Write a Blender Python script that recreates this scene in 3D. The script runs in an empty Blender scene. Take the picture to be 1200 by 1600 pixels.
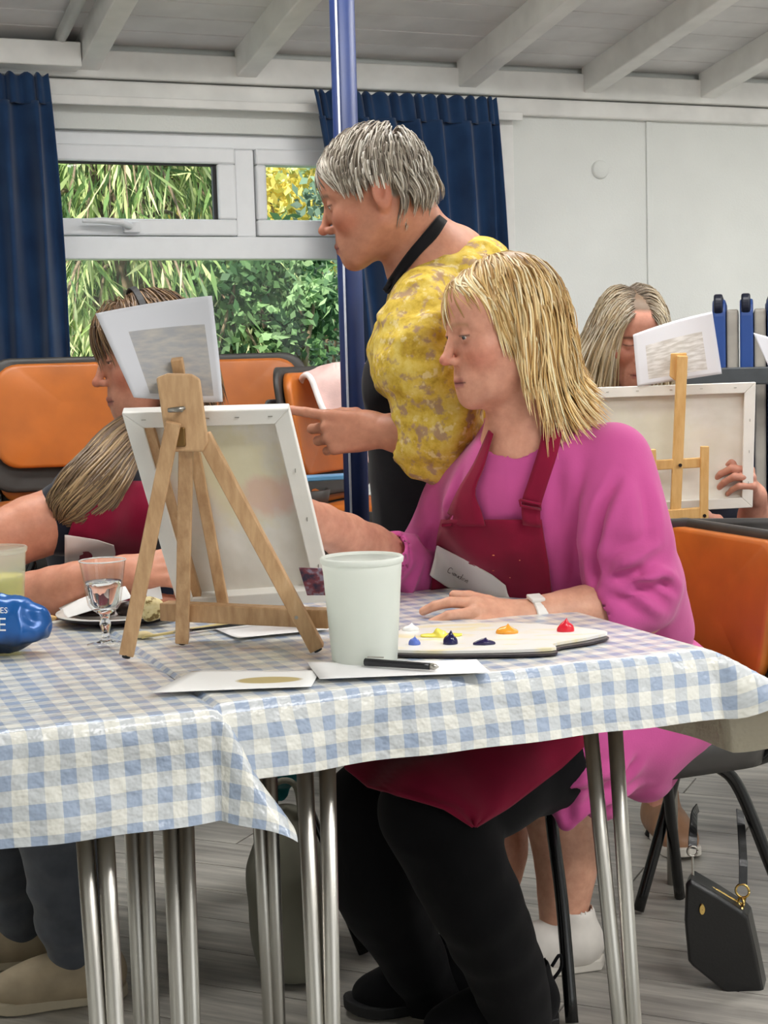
import bpy, bmesh, math, random
import numpy as np
from mathutils import Vector, Matrix, Euler
from mathutils.bvhtree import BVHTree
random.seed(7); RNG = np.random.default_rng(11)
SC = bpy.context.scene
COL = SC.collection

# ------------------------------------------------------------------ camera
F_PX = 2400.0
PITCH = math.atan(234 / 2400); ROLL = 0.028
CAM = np.array([0.0, 0.0, 1.13])
_fw = np.array([0, math.cos(PITCH), -math.sin(PITCH)])
_r0 = np.array([1.0, 0, 0]); _u0 = np.array([0, math.sin(PITCH), math.cos(PITCH)])
_ri = math.cos(ROLL) * _r0 - math.sin(ROLL) * _u0
_up = math.sin(ROLL) * _r0 + math.cos(ROLL) * _u0
cam_data = bpy.data.cameras.new('camera'); cam = bpy.data.objects.new('camera', cam_data); COL.objects.link(cam)
cam_data.sensor_fit = 'VERTICAL'; cam_data.sensor_height = 36.0; cam_data.lens = F_PX / 1600 * 36.0
cam_data.clip_start = 0.05; cam_data.clip_end = 200
cam.matrix_world = Matrix(((_ri[0], _up[0], -_fw[0], CAM[0]), (_ri[1], _up[1], -_fw[1], CAM[1]), (_ri[2], _up[2], -_fw[2], CAM[2]), (0, 0, 0, 1)))
SC.camera = cam

# ------------------------------------------------------------------ measured room frame: 22 degrees to the camera
ANG = math.radians(22)
UU = np.array([math.cos(ANG), math.sin(ANG), 0]); NN = np.array([math.sin(ANG), -math.cos(ANG), 0]); W0 = np.array([0, 5.0, 0])
def room(s, t, z): return W0 + UU * s + NN * t + np.array([0, 0, z])
def ray(px, py): return (px - 600) * _ri + (800 - py) * _up + F_PX * _fw
def at(px, py, Y):
    d = ray(px, py); return CAM + d * (Y / d[1])
def atz(px, py, z):
    d = ray(px, py); return CAM + d * ((z - CAM[2]) / d[2])

# ------------------------------------------------------------------ light
SC.view_settings.view_transform = 'Standard'; SC.view_settings.look = 'None'
SC.view_settings.gamma = 1.0; SC.view_settings.use_curve_mapping = False
SC.view_settings.exposure = 0.0
world = bpy.data.worlds.new('sky'); SC.world = world; world.use_nodes = True
bg = world.node_tree.nodes['Background']
bg.inputs[0].default_value = (0.80, 0.90, 1.0, 1); bg.inputs[1].default_value = 1.9
def area(name, loc, tgt, sx, sy, power, color=(1, 1, 1)):
    L = bpy.data.lights.new(name, 'AREA'); L.shape = 'RECTANGLE'; L.size = sx; L.size_y = sy; L.energy = power; L.color = color
    o = bpy.data.objects.new(name, L); COL.objects.link(o); o.location = loc
    d = Vector(tgt) - Vector(loc); o.rotation_euler = d.to_track_quat('-Z', 'Y').to_euler(); return o
sun = bpy.data.lights.new('sun', 'SUN'); sun.energy = 8.5; sun.angle = math.radians(2); sun.color = (1.0, 0.94, 0.82)
so = bpy.data.objects.new('sun', sun); COL.objects.link(so)
so.rotation_euler = Vector((0.35, 0.75, -0.75)).to_track_quat('-Z', 'Y').to_euler()
# ceiling tube lights of the hall (above and behind the table) and the daylight windows behind the camera
for s, t, z, p in ((-1.3, 1.75, 2.28, 24), (0.3, 1.75, 2.28, 25), (1.9, 1.75, 2.28, 27), (-0.6, 4.3, 2.35, 40), (1.3, 4.3, 2.35, 42)):
    a_ = room(s, t, z); area('ceiling_tube', a_, a_ - np.array([0, 0, 1]), 1.3, 0.3, p, (1.0, 0.985, 0.96))
a_ = room(0.6, 6.9, 1.55); area('window_daylight', a_, room(0.3, 2, 0.9), 3.4, 1.2, 22, (0.95, 0.98, 1.0))

# ------------------------------------------------------------------ helpers
def lin(c):
    c = np.array(c, float) / 255.0
    return tuple(np.where(c <= 0.04045, c / 12.92, ((c + 0.055) / 1.055) ** 2.4))
def norm(v):
    v = np.asarray(v, float); return v / (np.linalg.norm(v) + 1e-12)
class G:
    """small node-graph helper"""
    def __init__(self, name):
        self.m = bpy.data.materials.new(name); self.m.use_nodes = True
        self.nt = self.m.node_tree; self.b = self.nt.nodes['Principled BSDF']
    def n(self, t, **kw):
        x = self.nt.nodes.new(t)
        for k, v in kw.items(): setattr(x, k, v)
        return x
    def l(self, a, b): self.nt.links.new(a, b)
    def coord(self, kind='Object', scale=(1, 1, 1), rot=(0, 0, 0)):
        c = self.n('ShaderNodeTexCoord'); mp = self.n('ShaderNodeMapping')
        mp.inputs['Scale'].default_value = scale; mp.inputs['Rotation'].default_value = rot
        self.l(c.outputs[kind], mp.inputs[0]); return mp.outputs[0]
    def noise(self, vec, scale, detail=3, rough=0.5):
        x = self.n('ShaderNodeTexNoise'); x.inputs['Scale'].default_value = scale; x.inputs['Detail'].default_value = detail; x.inputs['Roughness'].default_value = rough
        if vec is not None: self.l(vec, x.inputs['Vector'])
        return x.outputs['Fac']
    def ramp(self, fac, stops):
        r = self.n('ShaderNodeValToRGB'); e = r.color_ramp.elements
        while len(e) < len(stops): e.new(0.5)
        for el, (p, c) in zip(e, stops): el.position = p; el.color = (*c, 1) if len(c) == 3 else c
        self.l(fac, r.inputs[0]); return r.outputs[0]
    def mix(self, fac, a, b, blend='MIX'):
        x = self.n('ShaderNodeMix', data_type='RGBA', blend_type=blend)
        for v, i in ((fac, 0), (a, 6), (b, 7)):
            if hasattr(v, 'links'): self.l(v, x.inputs[i])
            elif i == 0: x.inputs[0].default_value = v
            else: x.inputs[i].default_value = (*v[:3], 1)
        return x.outputs[2]
    def math(self, op, a, b=0.0, c=0.0):
        x = self.n('ShaderNodeMath', operation=op)
        for i, v in enumerate((a, b, c)):
            if hasattr(v, 'links'): self.l(v, x.inputs[i])
            else: x.inputs[i].default_value = v
        return x.outputs[0]
    def bump(self, h, strength=0.3, dist=0.01):
        x = self.n('ShaderNodeBump'); x.inputs['Strength'].default_value = strength; x.inputs['Distance'].default_value = dist
        self.l(h, x.inputs['Height']); self.l(x.outputs[0], self.b.inputs['Normal']); return x
    def set(self, rough=None, metal=None, spec=None, **kw):
        if rough is not None: self.b.inputs['Roughness'].default_value = rough
        if metal is not None: self.b.inputs['Metallic'].default_value = metal
        if spec is not None: self.b.inputs['Specular IOR Level'].default_value = spec
        for k, v in kw.items(): self.b.inputs[k.replace('_', ' ')].default_value = v
        return self
    def color(self, c):
        if hasattr(c, 'links'): self.l(c, self.b.inputs['Base Color'])
        else: self.b.inputs['Base Color'].default_value = (*c[:3], 1)
        return self
def simple(name, rgb, rough=0.5, metal=0.0, spec=0.5, var=0.06, nscale=20, bump=0.0, bscale=200, bdist=0.002, **kw):
    g = G(name); v = g.coord('Object'); c = lin(rgb)
    lo = tuple(max(0, x * (1 - 2 * var)) for x in c); hi = tuple(min(1, x * (1 + 2 * var)) for x in c)
    g.color(g.ramp(g.noise(v, nscale), [(0.3, lo), (0.7, hi)])); g.set(rough, metal, spec, **kw)
    if bump: g.bump(g.noise(v, bscale, 4), bump, bdist)
    return g.m

def tag(o, label=None, cat=None, group=None, kind=None):
    if label: o['label'] = label
    if cat: o['category'] = cat
    if group: o['group'] = group
    if kind: o['kind'] = kind
    return o
def empty(name, loc, label=None, cat=None, group=None, rz=0.0):
    o = bpy.data.objects.new(name, None); COL.objects.link(o); o.location = loc; o.rotation_euler = (0, 0, rz); o.empty_display_size = 0.05
    bpy.context.view_layer.update()
    return tag(o, label, cat, group)
def world_of(o):
    m = o.matrix_basis.copy(); p = o.parent
    while p is not None: m = p.matrix_basis @ m; p = p.parent
    return m
class MB:
    """collects shapes (numpy) and links them as ONE mesh object"""
    def __init__(self): self.v = []; self.f = []; self.n = 0; self.uv = None
    def add(self, v, f):
        v = np.asarray(v, float); self.v.append(v); b = self.n
        self.f += [tuple(int(i) + b for i in q) for q in f]; self.n += len(v); return self
    def box(self, c, size, R=None):
        s = np.array(size) / 2
        p = np.array([(x, y, z) for x in (-1, 1) for y in (-1, 1) for z in (-1, 1)], float) * s
        if R is not None: p = p @ np.asarray(R).T
        return self.add(p + np.asarray(c), [(0, 1, 3, 2), (4, 6, 7, 5), (0, 4, 5, 1), (2, 3, 7, 6), (0, 2, 6, 4), (1, 5, 7, 3)])
    def bar(self, a, b, w, h, side=None):
        """rectangular bar from a to b; w along side, h across"""
        a = np.asarray(a, float); b = np.asarray(b, float); d = norm(b - a)
        s = np.asarray(side if side is not None else ((1, 0, 0) if abs(d[0]) < 0.8 else (0, 1, 0)), float)
        s = norm(s - d * (s @ d)); t = np.cross(d, s)
        R = np.stack([s, t, d], 1); return self.box((a + b) / 2, (w, h, np.linalg.norm(b - a)), R)
    def tube(self, pts, r, seg=12, cap=True, flat=1.0, nrm=None):
        pts = np.asarray(pts, float); n = len(pts); r = np.broadcast_to(np.asarray(r, float), (n,))
        T = np.gradient(pts, axis=0); T /= np.linalg.norm(T, axis=1)[:, None] + 1e-12
        ref = np.array(nrm if nrm is not None else ((0, 0, 1) if abs(T[0][2]) < 0.9 else (1, 0, 0)), float)
        V = []
        for i in range(n):
            s = norm(ref - T[i] * (ref @ T[i])); t = np.cross(T[i], s); ref = s
            for k in range(seg):
                a = 2 * math.pi * k / seg; V.append(pts[i] + r[i] * (math.cos(a) * s * flat + math.sin(a) * t))
        Fq = [(i * seg + k, i * seg + (k + 1) % seg, (i + 1) * seg + (k + 1) % seg, (i + 1) * seg + k) for i in range(n - 1) for k in range(seg)]
        if cap: Fq += [tuple(range(seg))[::-1], tuple((n - 1) * seg + k for k in range(seg))]
        return self.add(V, Fq)
    def lathe(self, prof, c=(0, 0, 0), seg=32, caps=(False, False)):
        V = []
        for r, z in prof:
            for k in range(seg):
                a = 2 * math.pi * k / seg; V.append((c[0] + r * math.cos(a), c[1] + r * math.sin(a), c[2] + z))
        n = len(prof)
        Fq = [(i * seg + k, i * seg + (k + 1) % seg, (i + 1) * seg + (k + 1) % seg, (i + 1) * seg + k) for i in range(n - 1) for k in range(seg)]
        if caps[0]: Fq.append(tuple(range(seg))[::-1])
        if caps[1]: Fq.append(tuple((n - 1) * seg + k for k in range(seg)))
        return self.add(V, Fq)
    def grid(self, P, closed=False):
        P = np.asarray(P, float); a, b = P.shape[:2]
        return self.add(P.reshape(-1, 3), [(i * b + j, i * b + j + 1, (i + 1) * b + j + 1, (i + 1) * b + j) for i in range(a - 1) for j in range(b - 1)])
    def build(self, name, m, parent=None, smooth=False, bevel=0.0, solid=0.0, sub=0, local=False, uv=None):
        V = np.concatenate(self.v) if self.v else np.zeros((0, 3))
        return mesh_obj(name, V, self.f, m, parent, smooth, bevel, solid, sub, local, uv)
def mesh_obj(name, V, Fq, m, parent=None, smooth=False, bevel=0.0, solid=0.0, sub=0, local=False, uv=None, col=None):
    V = np.asarray(V, float)
    me = bpy.data.meshes.new(name)
    if parent is not None and not local:
        Mi = np.array(world_of(parent).inverted()); V = V @ Mi[:3, :3].T + Mi[:3, 3]
    if isinstance(Fq, np.ndarray):
        me.vertices.add(len(V)); me.vertices.foreach_set('co', V.astype(np.float32).ravel())
        k = Fq.shape[1]; me.loops.add(Fq.size); me.loops.foreach_set('vertex_index', Fq.astype(np.int32).ravel())
        me.polygons.add(len(Fq)); me.polygons.foreach_set('loop_start', np.arange(0, Fq.size, k, dtype=np.int32))
        me.update(calc_edges=True)
    else:
        me.from_pydata([tuple(x) for x in V], [], Fq)
    if uv is not None:
        ul = me.uv_layers.new(name='UVMap'); li = np.zeros(len(me.loops), np.int32); me.loops.foreach_get('vertex_index', li)
        ul.data.foreach_set('uv', np.asarray(uv, np.float32)[li].ravel())
    if col is not None:
        ca = me.attributes.new('Col', 'FLOAT_COLOR', 'POINT'); c4 = np.ones((len(V), 4), np.float32); c4[:, :3] = col
        ca.data.foreach_set('color', c4.ravel())
    if not isinstance(Fq, np.ndarray):
        me.validate()
        bm = bmesh.new(); bm.from_mesh(me); bmesh.ops.recalc_face_normals(bm, faces=bm.faces); bm.to_mesh(me); bm.free()
    if smooth: me.polygons.foreach_set('use_smooth', np.ones(len(me.polygons), bool))
    me.materials.append(m)
    o = bpy.data.objects.new(name, me); COL.objects.link(o)
    if parent is not None: o.parent = parent
    if solid:
        md = o.modifiers.new('solid', 'SOLIDIFY'); md.thickness = solid; md.offset = 0
    if sub:
        md = o.modifiers.new('sub', 'SUBSURF'); md.levels = sub; md.render_levels = sub
    if bevel:
        md = o.modifiers.new('bevel', 'BEVEL'); md.width = bevel; md.segments = 2; md.limit_method = 'ANGLE'
        if not smooth: pass
    return o
def shade(o):
    o.data.polygons.foreach_set('use_smooth', np.ones(len(o.data.polygons), bool)); return o
def bez(pts, n=24):
    """Catmull-Rom through pts"""
    P = np.asarray(pts, float); P = np.vstack([2 * P[0] - P[1], P, 2 * P[-1] - P[-2]]); out = []
    segs = len(P) - 3
    for i in range(n):
        u = i / (n - 1) * segs; k = min(int(u), segs - 1); t = u - k
        a, b, c, d = P[k:k + 4]
        out.append(0.5 * (2 * b + (c - a) * t + (2 * a - 5 * b + 4 * c - d) * t * t + (3 * b - a - 3 * c + d) * t ** 3))
    return np.array(out)
def rrect(w, h, r, n=5):
    out = []
    for cx, cy, a0 in ((w / 2 - r, h / 2 - r, 0), (-w / 2 + r, h / 2 - r, 90), (-w / 2 + r, -h / 2 + r, 180), (w / 2 - r, -h / 2 + r, 270)):
        for i in range(n + 1):
            a = math.radians(a0 + 90 * i / n); out.append((cx + r * math.cos(a), cy + r * math.sin(a)))
    return np.array(out)

# ------------------------------------------------------------------ implicit surfaces (for bodies, clothes, soft things)
class SDF:
    def __init__(self, lo, hi, h):
        self.lo = np.array(lo, float); self.h = h
        self.n = np.ceil((np.array(hi) - self.lo) / h).astype(int) + 1
        self.f = np.full(self.n, 0.5, np.float32)
    def _box(self, lo, hi):
        a = np.clip(np.floor((np.asarray(lo) - self.lo) / self.h).astype(int), 0, self.n); b = np.clip(np.ceil((np.asarray(hi) - self.lo) / self.h).astype(int) + 1, 0, self.n)
        if (b <= a).any(): return None, None
        ax = [self.lo[i] + self.h * np.arange(a[i], b[i], dtype=np.float32) for i in range(3)]
        return tuple(slice(a[i], b[i]) for i in range(3)), (ax[0][:, None, None], ax[1][None, :, None], ax[2][None, None, :])
    def _merge(self, sl, d, k, op):
        f = self.f[sl]; d = d.astype(np.float32)
        if op == 'sub':
            d = -d
            if k > 0:
                h = np.maximum(k - np.abs(f - d), 0) / k; self.f[sl] = np.maximum(f, d) + h * h * k * 0.25
            else: self.f[sl] = np.maximum(f, d)
        else:
            if k > 0:
                h = np.maximum(k - np.abs(f - d), 0) / k; self.f[sl] = np.minimum(f, d) - h * h * k * 0.25
            else: self.f[sl] = np.minimum(f, d)
    def cap(self, a, b, ra, rb=None, k=0.02, op='add'):
        a = np.asarray(a, float); b = np.asarray(b, float); rb = ra if rb is None else rb; m = max(ra, rb) + k + 3 * self.h
        sl, X = self._box(np.minimum(a, b) - m, np.maximum(a, b) + m)
        if sl is None: return self
        ab = b - a; L = ab @ ab + 1e-12
        t = np.clip(((X[0] - a[0]) * ab[0] + (X[1] - a[1]) * ab[1] + (X[2] - a[2]) * ab[2]) / L, 0, 1)
        d = np.sqrt((X[0] - a[0] - t * ab[0]) ** 2 + (X[1] - a[1] - t * ab[1]) ** 2 + (X[2] - a[2] - t * ab[2]) ** 2) - (ra + (rb - ra) * t)
        self._merge(sl, d, k, op); return self
    def chain(self, pts, rs, k=0.02, n=None):
        P = bez(pts, n) if n else np.asarray(pts, float)
        R = np.interp(np.linspace(0, 1, len(P)), np.linspace(0, 1, len(rs)), rs)
        for i in range(len(P) - 1): self.cap(P[i], P[i + 1], R[i], R[i + 1], k)
        return self
    def ell(self, c, r, R=None, k=0.02, op='add'):
        c = np.asarray(c, float); r = np.asarray(r, float); m = r.max() + k + 3 * self.h
        sl, X = self._box(c - m, c + m)
        if sl is None: return self
        x, y, z = X[0] - c[0], X[1] - c[1], X[2] - c[2]
        if R is not None:
            R = np.asarray(R); x, y, z = (R[0, 0] * x + R[1, 0] * y + R[2, 0] * z, R[0, 1] * x + R[1, 1] * y + R[2, 1] * z, R[0, 2] * x + R[1, 2] * y + R[2, 2] * z)
        k0 = np.sqrt((x / r[0]) ** 2 + (y / r[1]) ** 2 + (z / r[2]) ** 2); k1 = np.sqrt((x / r[0] ** 2) ** 2 + (y / r[1] ** 2) ** 2 + (z / r[2] ** 2) ** 2) + 1e-9
        d = k0 * (k0 - 1) / k1
        d = np.where(k0 < 0.05, -r.min(), d)
        self._merge(sl, d, k, op); return self
    def mesh(self, smooth=2):
        f = self.f; s = f < 0
        def c8(fn):
            out = None
            for dx in (0, 1):
                for dy in (0, 1):
                    for dz in (0, 1):
                        v = s[dx:s.shape[0] - 1 + dx, dy:s.shape[1] - 1 + dy, dz:s.shape[2] - 1 + dz]
                        out = v.copy() if out is None else fn(out, v)
            return out
        m = c8(np.logical_or) & ~c8(np.logical_and)
        ci = np.argwhere(m); idx = np.full(m.shape, -1, np.int32); idx[m] = np.arange(len(ci))
        offs = np.array([(x, y, z) for x in (0, 1) for y in (0, 1) for z in (0, 1)])
        val = np.stack([f[ci[:, 0] + o[0], ci[:, 1] + o[1], ci[:, 2] + o[2]] for o in offs], 1)
        acc = np.zeros((len(ci), 3)); cnt = np.zeros(len(ci))
        for a in range(8):
            for b in range(a + 1, 8):
                if np.abs(offs[a] - offs[b]).sum() != 1: continue
                va, vb = val[:, a], val[:, b]; cr = (va < 0) != (vb < 0)
                t = np.where(cr, va / np.where(cr, va - vb, 1), 0)
                p = offs[a] + t[:, None] * (offs[b] - offs[a]); acc[cr] += p[cr]; cnt += cr
        V = self.lo + (ci + acc / cnt[:, None]) * self.h
        Q = []
        for ax in range(3):
            b1, b2 = (ax + 1) % 3, (ax + 2) % 3
            n = np.array(s.shape); 
            sa = [slice(None)] * 3; sb = [slice(None)] * 3; sa[ax] = slice(0, n[ax] - 1); sb[ax] = slice(1, n[ax])
            ch = s[tuple(sa)] != s[tuple(sb)]
            e = np.argwhere(ch); e = e[(e[:, b1] > 0) & (e[:, b2] > 0) & (e[:, b1] < n[b1] - 1) & (e[:, b2] < n[b2] - 1)]
            if not len(e): continue
            d1 = np.zeros(3, int); d1[b1] = 1; d2 = np.zeros(3, int); d2[b2] = 1
            q = np.stack([idx[tuple((e - d1 - d2).T)], idx[tuple((e - d2).T)], idx[tuple(e.T)], idx[tuple((e - d1).T)]], 1)
            ins = s[tuple(e.T)]; q[~ins] = q[~ins][:, ::-1]; Q.append(q)
        Q = np.concatenate(Q)
        for _ in range(smooth): V = relax(V, Q, 0.5)
        return V, Q
def relax(V, Q, w=0.5):
    acc = np.zeros_like(V); cnt = np.zeros(len(V))
    for a, b in ((0, 1), (1, 2), (2, 3), (3, 0)):
        for i, j in ((a, b), (b, a)):
            for c in range(3): acc[:, c] += np.bincount(Q[:, i], V[Q[:, j], c], len(V))
            cnt += np.bincount(Q[:, i], minlength=len(V))
    return V + w * (acc / np.maximum(cnt, 1)[:, None] - V)
def vnormals(V, Q):
    n = np.cross(V[Q[:, 2]] - V[Q[:, 0]], V[Q[:, 3]] - V[Q[:, 1]]); N = np.zeros_like(V)
    for i in range(4):
        for c in range(3): N[:, c] += np.bincount(Q[:, i], n[:, c], len(V))
    return N / (np.linalg.norm(N, axis=1)[:, None] + 1e-12)
def vnoise(P, scale, seed=0):
    """smooth value noise, vectorised"""
    P = np.asarray(P) * scale; i = np.floor(P).astype(np.int64); f = P - i; f = f * f * (3 - 2 * f); out = 0
    for dx in (0, 1):
        for dy in (0, 1):
            for dz in (0, 1):
                h = ((i[:, 0] + dx) * 73856093) ^ ((i[:, 1] + dy) * 19349663) ^ ((i[:, 2] + dz) * 83492791) ^ (seed * 2654435761)
                h = (h ^ (h >> 13)) * 1274126177; h = ((h ^ (h >> 16)) & 0xffff) / 65535.0
                out = out + h * (f[:, 0] if dx else 1 - f[:, 0]) * (f[:, 1] if dy else 1 - f[:, 1]) * (f[:, 2] if dz else 1 - f[:, 2])
    return out * 2 - 1
# ================================================================== SETTING
M_wall = simple('wall_paint', (230, 232, 228), 0.75, spec=0.2, var=0.02, nscale=3, bump=0.35, bscale=160, bdist=0.003)
M_white = simple('white_gloss_paint', (232, 231, 227), 0.4, var=0.04, nscale=9, bump=0.12, bscale=60)
M_upvc = simple('white_window_plastic', (236, 238, 240), 0.25, var=0.01)
M_board = simple('ceiling_board_paint', (222, 221, 220), 0.55, var=0.05, nscale=6, bump=0.1, bscale=70)
M_gasket = simple('black_gasket', (30, 30, 32), 0.6)
def room_box(mb, s0, s1, t0, t1, z0, z1):
    P = [room(s, t, z) for s in (s0, s1) for t in (t0, t1) for z in (z0, z1)]
    return mb.add(P, [(0, 1, 3, 2), (4, 6, 7, 5), (0, 4, 5, 1), (2, 3, 7, 6), (0, 2, 6, 4), (1, 5, 7, 3)])
def rb(name, s0, s1, t0, t1, z0, z1, m, parent=None, bevel=0.0, kind=None, local=False):
    o = room_box(MB(), s0, s1, t0, t1, z0, z1).build(name, m, parent, bevel=bevel)
    if kind: o['kind'] = kind
    return o
SL, SR, TF = -2.6, 3.2, 7.2
# floor slab with wood-effect planks laid diagonally
floor = rb('floor', SL - .1, SR + .1, -0.12, TF + .1, -0.12, -0.006, simple('floor_underlay', (96, 92, 88), 0.7), kind='structure')
g = G('grey_wood_plank'); v = g.coord('Object', (1, 1, 1))
oi = g.n('ShaderNodeObjectInfo'); cb = g.n('ShaderNodeCombineXYZ'); g.l(g.math('MULTIPLY', oi.outputs['Random'], 37.0), cb.inputs[2])
va = g.n('ShaderNodeVectorMath', operation='ADD'); g.l(v, va.inputs[0]); g.l(cb.outputs[0], va.inputs[1])
vm = g.n('ShaderNodeVectorMath', operation='MULTIPLY'); g.l(va.outputs[0], vm.inputs[0]); vm.inputs[1].default_value = (2.2, 26, 1)
gr = g.noise(vm.outputs[0], 1.4, 6, 0.65)
c1 = g.ramp(gr, [(0.25, lin((112, 109, 104))), (0.5, lin((166, 162, 154))), (0.75, lin((210, 206, 195)))])
c2 = g.mix(g.math('MULTIPLY', oi.outputs['Random'], 0.35), c1, lin((140, 137, 132)))
g.color(c2).set(0.34, spec=0.5); g.bump(gr, 0.12, 0.002); M_plank = g.m
pa = math.radians(-24); pu = np.array([math.cos(pa), math.sin(pa), 0]); pv = np.array([-math.sin(pa), math.cos(pa), 0])
plank_me = {}
for r in range(-12, 40):
    off = (r * 0.37) % 0.95
    for q in range(-4, 7):
        a0 = q * 0.95 + off; c = pu * (a0 + 0.475) + pv * (1.9 + r * 0.15 + 0.075)
        if not (-2.3 < c[0] < 3.3 and 1.6 < c[1] < 6.2): continue
        rr = c - W0
        if rr @ NN < 0.05: continue
        if not plank_me:
            o = MB().box((0, 0, -0.003), (0.946, 0.1475, 0.006)).build('plank', M_plank, floor, local=True); plank_me['m'] = o.data
        else:
            o = bpy.data.objects.new('plank', plank_me['m']); COL.objects.link(o); o.parent = floor
        o.location = (c[0], c[1], 0); o.rotation_euler = (0, 0, pa)

# walls (the back wall has the window opening)
WL, WR, WB, WT = -1.70, 0.44, 0.96, 1.845
mb = MB()
room_box(mb, SL, WL, -0.12, 0, 0, 2.3); room_box(mb, WR, SR, -0.12, 0, 0, 2.3)
room_box(mb, WL, WR, -0.12, 0, 0, WB); room_box(mb, WL, WR, -0.12, 0, WT, 2.3)
tag(mb.build('wall_back', M_wall), kind='structure')
rb('wall_left', SL - 0.1, SL, -0.12, TF, 0, 2.9, M_wall, kind='structure')
rb('wall_right', SR, SR + 0.1, -0.12, TF, 0, 2.9, M_wall, kind='structure')
rb('wall_front', SL, SR, TF, TF + 0.1, 0, 2.9, M_wall, kind='structure')
# ceiling: low pitch, boards parallel to the wall, painted rafters
SLOPE = 0.16; CZ = 2.085
def ceil_z(t): return CZ + SLOPE * (t if t < 3.6 else 7.2 - t)
mb = MB()
for t0, t1 in ((-0.15, 3.6), (3.6, TF + .1)):
    P = [room(s, t, ceil_z(t) + dz) for s in (SL, SR) for t in (t0, t1) for dz in (0.02, 0.07)]
    mb.add(P, [(0, 1, 3, 2), (4, 6, 7, 5), (0, 4, 5, 1), (2, 3, 7, 6), (0, 2, 6, 4), (1, 5, 7, 3)])
ceiling = tag(mb.build('ceiling', M_board), kind='structure')
for i in range(13):
    t0 = 0.02 + i * 0.115; t1 = t0 + 0.112
    P = [room(s, t, ceil_z(t) + dz + RNG.uniform(-.0008, .0008)) for s in (SL, SR) for t in (t0, t1) for dz in (0.0, 0.018)]
    MB().add(P, [(0, 1, 3, 2), (4, 6, 7, 5), (0, 4, 5, 1), (2, 3, 7, 6), (0, 2, 6, 4), (1, 5, 7, 3)]).build('ceiling_board', M_board, ceiling, bevel=0.003)
for k, s in enumerate((-1.75, -0.915, -0.43, 0.315, 0.775, 1.235, 1.75)):
    w = 0.032
    P = [room(s + ds, t, ceil_z(t) + dz) for ds in (-w, w) for t in (0.03, 3.58) for dz in (-0.085, 0.004)]
    MB().add(P, [(0, 1, 3, 2), (4, 6, 7, 5), (0, 4, 5, 1), (2, 3, 7, 6), (0, 2, 6, 4), (1, 5, 7, 3)]).build('rafter', M_white, ceiling, bevel=0.004)
# thin conduit beside the first rafter
a_, b_ = room(-1.005, 0.04, ceil_z(0.04) - 0.022), room(-1.005, 3.4, ceil_z(3.4) - 0.022)
MB().tube([a_, b_], 0.018, 10).build('conduit', M_white, ceiling, smooth=True)
rb('trim_1', SL, SR, 0, 0.045, 1.988, 2.068, M_white, bevel=0.004, kind='structure')          # wall plate
rb('trim_2', SL, -0.95, 0.045, 0.13, 2.0, 2.07, M_white, bevel=0.004, kind='structure')         # deeper plate on the left
rb('trim_3', SL, SR, 0, 0.028, 1.928, 1.984, M_white, bevel=0.006, kind='structure')            # cornice board
rb('trim_4', 1.008, 1.032, 0, 0.007, 0.1, 1.928, M_wall, bevel=0.003, kind='structure')         # joint strip between wall panels
rb('trim_5', WR + 0.0, WR + 0.05, 0, 0.02, 0.9, 1.93, M_white, bevel=0.003, kind='structure')   # architrave right of the window
rb('baseboard_back', SL, SR, 0, 0.018, 0, 0.1, M_white, bevel=0.003, kind='structure')

# window: plastic frame, two top-hung casements, one wide fixed pane
win = rb('window_1', WL, WR, -0.09, -0.03, WT - 0.045, WT, M_upvc, bevel=0.004, kind='structure')
def wp(name, *a, m=M_upvc, bev=0.004): return rb(name, *a, m, win, bev)
wp('window_frame', WL, WL + 0.045, -0.09, -0.03, WB, WT - 0.045); wp('window_frame', WR - 0.045, WR, -0.09, -0.03, WB, WT - 0.045)
wp('window_frame', WL, WR, -0.09, -0.03, WB, WB + 0.045)
wp('transom', WL + .045, WR - .045, -0.09, -0.024, 1.463, 1.532)
wp('mullion', -0.456, -0.393, -0.09, -0.03, 1.532, WT - 0.045)
wp('window_sill', WL - 0.03, WR + 0.03, -0.03, 0.07, WB - 0.03, WB)
def casement(s0, s1, glass0, glass1):
    for a in ((s0, s1, 1.753, 1.803), (s0, s1, 1.534, 1.584), (s0, glass0, 1.584, 1.753), (glass1, s1, 1.584, 1.753)):
        wp('casement_rail', a[0], a[1], -0.075, -0.014, a[2], a[3], bev=0.006)
M_glass = bpy.data.materials.new('window_glass'); M_glass.use_nodes = True
nt = M_glass.node_tree; nt.nodes.clear(); o_ = nt.nodes.new('ShaderNodeOutputMaterial'); tr = nt.nodes.new('ShaderNodeBsdfTransparent'); gl = nt.nodes.new('ShaderNodeBsdfGlossy'); mx = nt.nodes.new('ShaderNodeMixShader')
gl.inputs['Roughness'].default_value = 0.02; tr.inputs[0].default_value = (0.97, 0.985, 0.98, 1); mx.inputs[0].default_value = 0.012
nt.links.new(tr.outputs[0], mx.inputs[1]); nt.links.new(gl.outputs[0], mx.inputs[2]); nt.links.new(mx.outputs[0], o_.inputs[0])
casement(-1.655, -0.458, -1.60, -0.516); casement(-0.391, 0.393, -0.358, 0.34)
wp('pane', -1.60, -0.516, -0.048, -0.042, 1.584, 1.753, m=M_glass, bev=0); wp('pane', -0.358, 0.34, -0.048, -0.042, 1.584, 1.753, m=M_glass, bev=0)
wp('pane', WL + .045, WR - .045, -0.063, -0.057, WB + .045, 1.463, m=M_glass, bev=0)
wp('gasket', -0.528, -0.514, -0.046, -0.03, 1.586, 1.752, m=M_gasket, bev=0); wp('gasket', -1.6, -0.52, -0.046, -0.03, 1.747, 1.753, m=M_gasket, bev=0)
mb = MB(); hs = -0.83
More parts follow.
